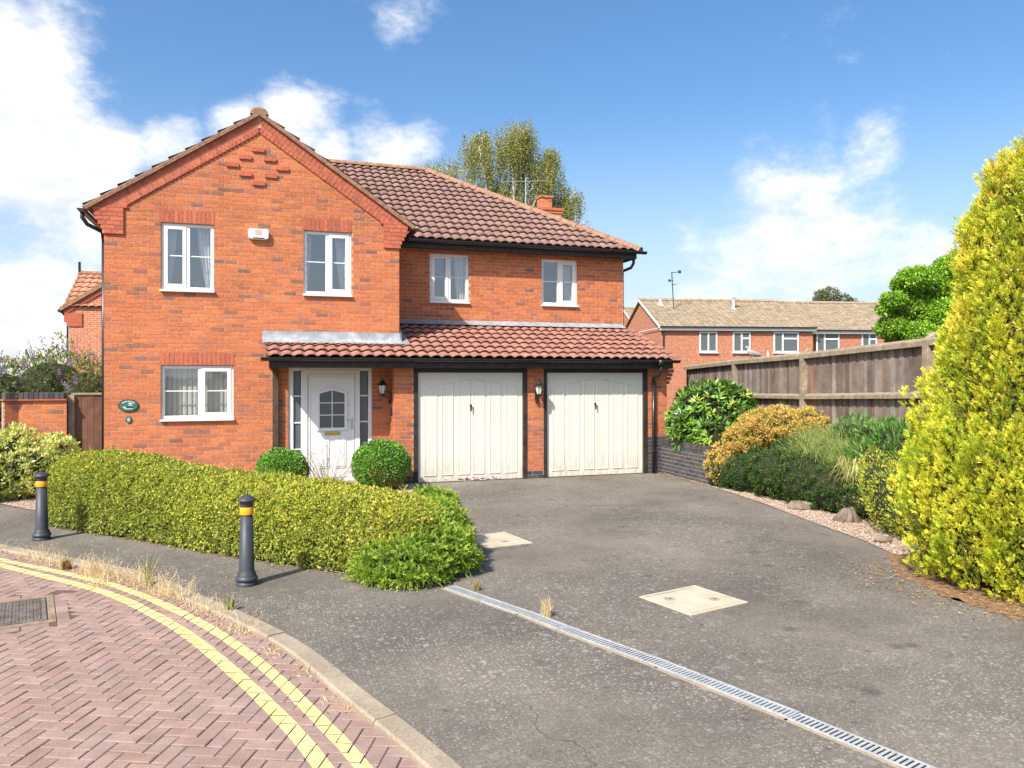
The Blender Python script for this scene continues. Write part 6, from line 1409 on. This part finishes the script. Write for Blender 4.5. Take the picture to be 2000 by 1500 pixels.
# --- dry grass and weeds along the kerb
STRAW = [(.58, .44, .24), (.66, .55, .36), (.48, .34, .17), (.44, .37, .22)]
kg = []; 
for s_q, wgt in ((4.6, 3), (5.0, 4), (5.3, 5), (5.6, 4), (6.0, 8), (6.3, 12), (6.5, 12), (6.75, 8), (7.05, 8), (7.3, 6), (7.7, 4), (8.0, 6), (8.3, 4), (8.6, 2), (9.0, 2), (9.6, 1.5)):
    pass
kerb_tufts = [(-.30, -4.35, 2), (.05, -4.72, 3), (.22, -4.9, 6), (.36, -5.02, 5), (.52, -5.25, 3), (.80, -5.62, 8), (.90, -5.75, 14), (1.0, -5.86, 14), (1.1, -5.98, 8), (1.24, -6.10, 9), (1.36, -6.25, 9), (1.45, -6.42, 6), (1.62, -6.62, 4), (1.74, -6.85, 7), (1.85, -7.0, 6), (1.92, -7.2, 3), (2.10, -7.5, 2), (2.40, -8.02, 4), (2.46, -8.1, 2), (1.65, -6.75, 4), (1.0, -6.2, 2), (2.2, -7.65, 2), (2.05, -7.32, 2)]
pts_ = []
for x, y, wgt in kerb_tufts: pts_ += [(x, y, ROADZ)] * int(wgt)
grass('dry_grass', 'dry straw coloured grass growing along the kerb joint', pts_, 900, .17, .0036, STRAW, [.3, .4, .15, .15], .6, spread=.05, kind='stuff', seeds=.10)
grass('dry_grass', 'low withered moss and straw lying in the gutter of the kerb', [(x, y, ROADZ) for x, y, _ in kerb_tufts] + [(1.55, -6.75, ROADZ), (2.3, -7.9, ROADZ), (2.62, -8.6, ROADZ), (2.85, -9.1, ROADZ), (3.0, -9.7, ROADZ)], 2600, .035, .006, STRAW + [(.3, .24, .1)], [.3, .2, .25, .15, .1], 1.6, spread=.07, kind='stuff')
def weed(x, y, z, h, label, pal, n=60, w=.008):
    return grass('weed', label, [(x, y, z)], n, h, w, pal, None, .28, cat='weed', spread=.02, group='weeds in the kerb joint')
weed(1.50, -6.45, ROADZ, .30, 'tall green weed in the dry kerb grass, left of the nearer bollard', [(.20, .22, .06), (.26, .26, .09), (.4, .34, .18)], 26)
weed(2.26, -7.55, 0, .12, 'small green weed on the kerb just right of the nearer bollard', [(.15, .19, .05), (.22, .24, .07), (.36, .3, .14)], 50, .009)
weed(4.42, -7.62, 0, .08, 'small brown weed where the drain meets the juniper', [(.25, .2, .08), (.34, .26, .12)], 60)
weed(4.76, -8.55, 0, .12, 'dry straw tuft growing beside the channel drain', STRAW, 90, .005)
weed(.58, -5.42, ROADZ, .10, 'dark brown dead weed between yellow line and kerb', [(.2, .12, .04), (.3, .18, .06)], 120, .008)
# fallen leaves and litter along the hedge foot and below the conifer
lp = []; 
for _ in range(420):
    t = random.random(); x, y = -.2 + 3.7 * t, -2.72 - 4.2 * t; lp.append((x - .05 + random.gauss(0, .05), y - .04 + random.gauss(0, .05), .008))
for _ in range(900): a = random.uniform(2.4, 5.2); r_ = random.gauss(1.4, .22); lp.append((9.66 + r_ * math.cos(a), -9.02 + r_ * math.sin(a), .018))
for _ in range(300): lp.append((10.15 + random.gauss(0, .12), -.9 - random.random() * 1.6, .015))
for _ in range(160): lp.append((9.85 + random.gauss(0, .2), -6.6 + random.gauss(0, .3), .03))
lp = np.array(lp); n = len(lp); t = add_leaf_obj('fallen_leaves', [leaves(lp, unit(np.concatenate([RNG.normal(size=(n, 2)), RNG.normal(size=(n, 1)) * .12], 1)), unit(np.tile([0, 0, 1.0], (n, 1)) + rdir(n) * .25), RNG.uniform(.015, .04, n), RNG.uniform(.008, .02, n), pick([(.30, .17, .07), (.42, .28, .13), (.5, .36, .18), (.2, .12, .06)], n), .2)], LEAF); tag(t, 'dry fallen leaves under the hedge and the golden conifer', 'leaves', None, 'stuff')

# ------------------------------------------------------------------ trees
def branch(mb, a, b, r0, r1, seg=6, bend=.1):
    a, b = Vector(a), Vector(b); m = (a + b) / 2 + Vector((random.gauss(0, bend), random.gauss(0, bend), random.gauss(0, bend * .5))) * (b - a).length * .4; mb.tube([a, a.lerp(m, .6), m, m.lerp(b, .6), b], [r0, r0 * .85 + r1 * .15, (r0 + r1) / 2, r0 * .3 + r1 * .7, r1], seg)
BB = np.array([11.88, 13.98]); RV = np.array([.9497, -.3131])
bt = plant('birch_tree', 'tall weeping birch tree behind the main roof', 'tree', (12.1, 13.9, 0))
bc = [(-.1, 10.9, .8), (.2, 11.2, .65), (.45, 10.3, 1.0), (-1.1, 11.2, .42), (-1.4, 10.4, .85), (-2.4, 9.9, .75), (-3.4, 9.75, .45), (-4.0, 9.75, .28), (-3.0, 9.5, .6), (-.6, 9.3, 1.1), (1.2, 9.7, .85), (1.85, 9.1, .75), (2.3, 8.8, .45), (1.5, 10.5, .35), (.6, 8.7, 1.1), (2.0, 8.4, .6), (-1.2, 7.9, 1.5), (1.0, 7.2, 1.5), (-2.8, 8.4, 1.0), (2.2, 7.2, .7)]
tr = MB(); top = None; base0 = Vector((0, 0, 0)); fork = Vector((0, 0, 4.5)); branch(tr, base0, fork, .24, .18, 10, .05); crown = []; s_ = []
for i, (u, z, r_) in enumerate(bc):
    p = np.array([BB[0] + RV[0] * u - 12.1, BB[1] + RV[1] * u - 13.9 + random.gauss(0, .5), z]); st0 = fork + Vector((0, 0, random.uniform(-.6, 1.6)))
    branch(tr, st0, Vector(p) + Vector((0, 0, r_ * .5)), .09, .02, 6, .12)
    n = int(170 * r_ ** 1.6) + 40
    d = rdir(n); d[:, 2] = d[:, 2] * .8 + .35; st_p = p + d * np.array([r_ * 1.08, r_, r_ * .85]) * RNG.uniform(.45, 1.08, (n, 1)); ln = RNG.uniform(.5, 1.3, n) * (.6 + .5 * r_)
    for k in range(3): a_ = random.randrange(n); branch(tr, Vector(p), Vector(st_p[a_]), .02, .006, 4, .2)
    m = 34; sway = RNG.normal(size=(n, 2)) * .14
    for q_ in range(m):
        t_ = (q_ + RNG.random(n)) / m; pos = st_p + np.stack([sway[:, 0] * t_ * ln, sway[:, 1] * t_ * ln, -t_ * ln + .15 * (1 - t_)], 1) + RNG.normal(size=(n, 3)) * .034
        ax = unit(rdir(n) * .8 + np.array([0, 0, -.7])); s_.append(leaves(pos, ax, rdir(n), RNG.uniform(.045, .080, n), RNG.uniform(.030, .048, n), pick([(.22, .225, .055), (.29, .285, .075), (.17, .18, .045), (.38, .35, .12), (.12, .13, .035)], n, [.3, .27, .2, .15, .08]), .15))
tr.build('trunk', BIRCHB, bt, smooth=True); add_leaf_obj('crown', s_, LEAF, bt)
# weeping strands drawn at the margin
def cluster_tree(name, label, base, clusters, per, L, W, pal, w, flat=.6, seed=0, bark=BARK, trunk_r=.12, fork_z=1.8, group=None, layered=0.0):
    t = plant(name, label, 'tree', base, group); tr = MB(); fk = Vector((0, 0, fork_z)); branch(tr, (0, 0, 0), fk, trunk_r, trunk_r * .7, 9, .05); s_ = []
    for (x, y, z, r_) in clusters:
        p = np.array([x - base[0], y - base[1], z - base[2]]); branch(tr, fk, p, trunk_r * .45, .012, 6, .12); n = int(per * r_ ** 2) + 30
        d = rdir(n); rad = RNG.uniform(.35, 1.05, (n, 1)) ** .6; pos = p + d * rad * np.array([r_, r_, r_ * flat]); pos += unit(d) * vnoise(pos, 7, seed)[:, None] * .1 * r_
        keep = vnoise(pos, 5.5 / max(r_, .3) ** .5, seed + 1) > -.8; pos, d = pos[keep], d[keep]; n = len(pos)
        ax = unit(d * .7 + rdir(n) * .8 + np.array([0, 0, -.15])); s_.append(leaves(pos, ax, unit(np.array([0, 0, 1.0]) + rdir(n) * .7), L * RNG.uniform(.6, 1.3, n), W * RNG.uniform(.6, 1.3, n), pick(pal, n, w), .15))
        for k in range(4): branch(tr, p, p + rdir(1)[0] * r_ * .8, .014, .004, 4, .2)
    tr.build('trunk', bark, t, smooth=True); add_leaf_obj('crown', s_, LEAF, t); return t
rob = []
for (u, v, r_, dd) in ((1745, 640, .36, 0), (1775, 600, .42, .2), (1790, 545, .40, -.2), (1745, 585, .25, -.3), (1830, 560, .50, .3), (1845, 615, .5, -.2), (1800, 655, .4, -.3), (1870, 525, .5, .1), (1920, 560, .7, .2), (1910, 620, .7, .3), (1860, 670, .5, 0), (1725, 605, .14, -.2), (1760, 555, .2, 0), (1755, 665, .25, .2)):
    D = 19 + dd; k = (u - 1000) / 1500; rob.append((2.49 + D * (.9497 * k + .3131), -14.51 + D * (-.3131 * k + .9497), 2 + (733 - v) / 1500 * D, r_ * 1.22))
cluster_tree('acacia_tree', 'bright lime green tree behind the fence beside the golden conifer', (18.6, .2, 0), rob, 14000, .085, .045, [(.20, .36, .03), (.27, .44, .04), (.14, .27, .025), (.36, .50, .06), (.09, .18, .02)], [.28, .28, .2, .14, .1], .62, 43)
dt = [(44.3, 34.8, 7.6, .9), (44.9, 34.7, 8.3, .75), (44.2, 34.9, 8.2, .6), (45.9, 34.3, 7.8, .6), (46.4, 34.2, 7.5, .6), (47.2, 33.9, 7.3, .45), (45.5, 34.5, 6.8, 1.1)]
cluster_tree('distant_tree', 'small grey green distant tree above the terrace roof', (45.2, 34.5, 0), dt, 1500, .17, .10, [(.14, .16, .07), (.19, .20, .09), (.10, .12, .05)], None, .85, 47, fork_z=4.5)
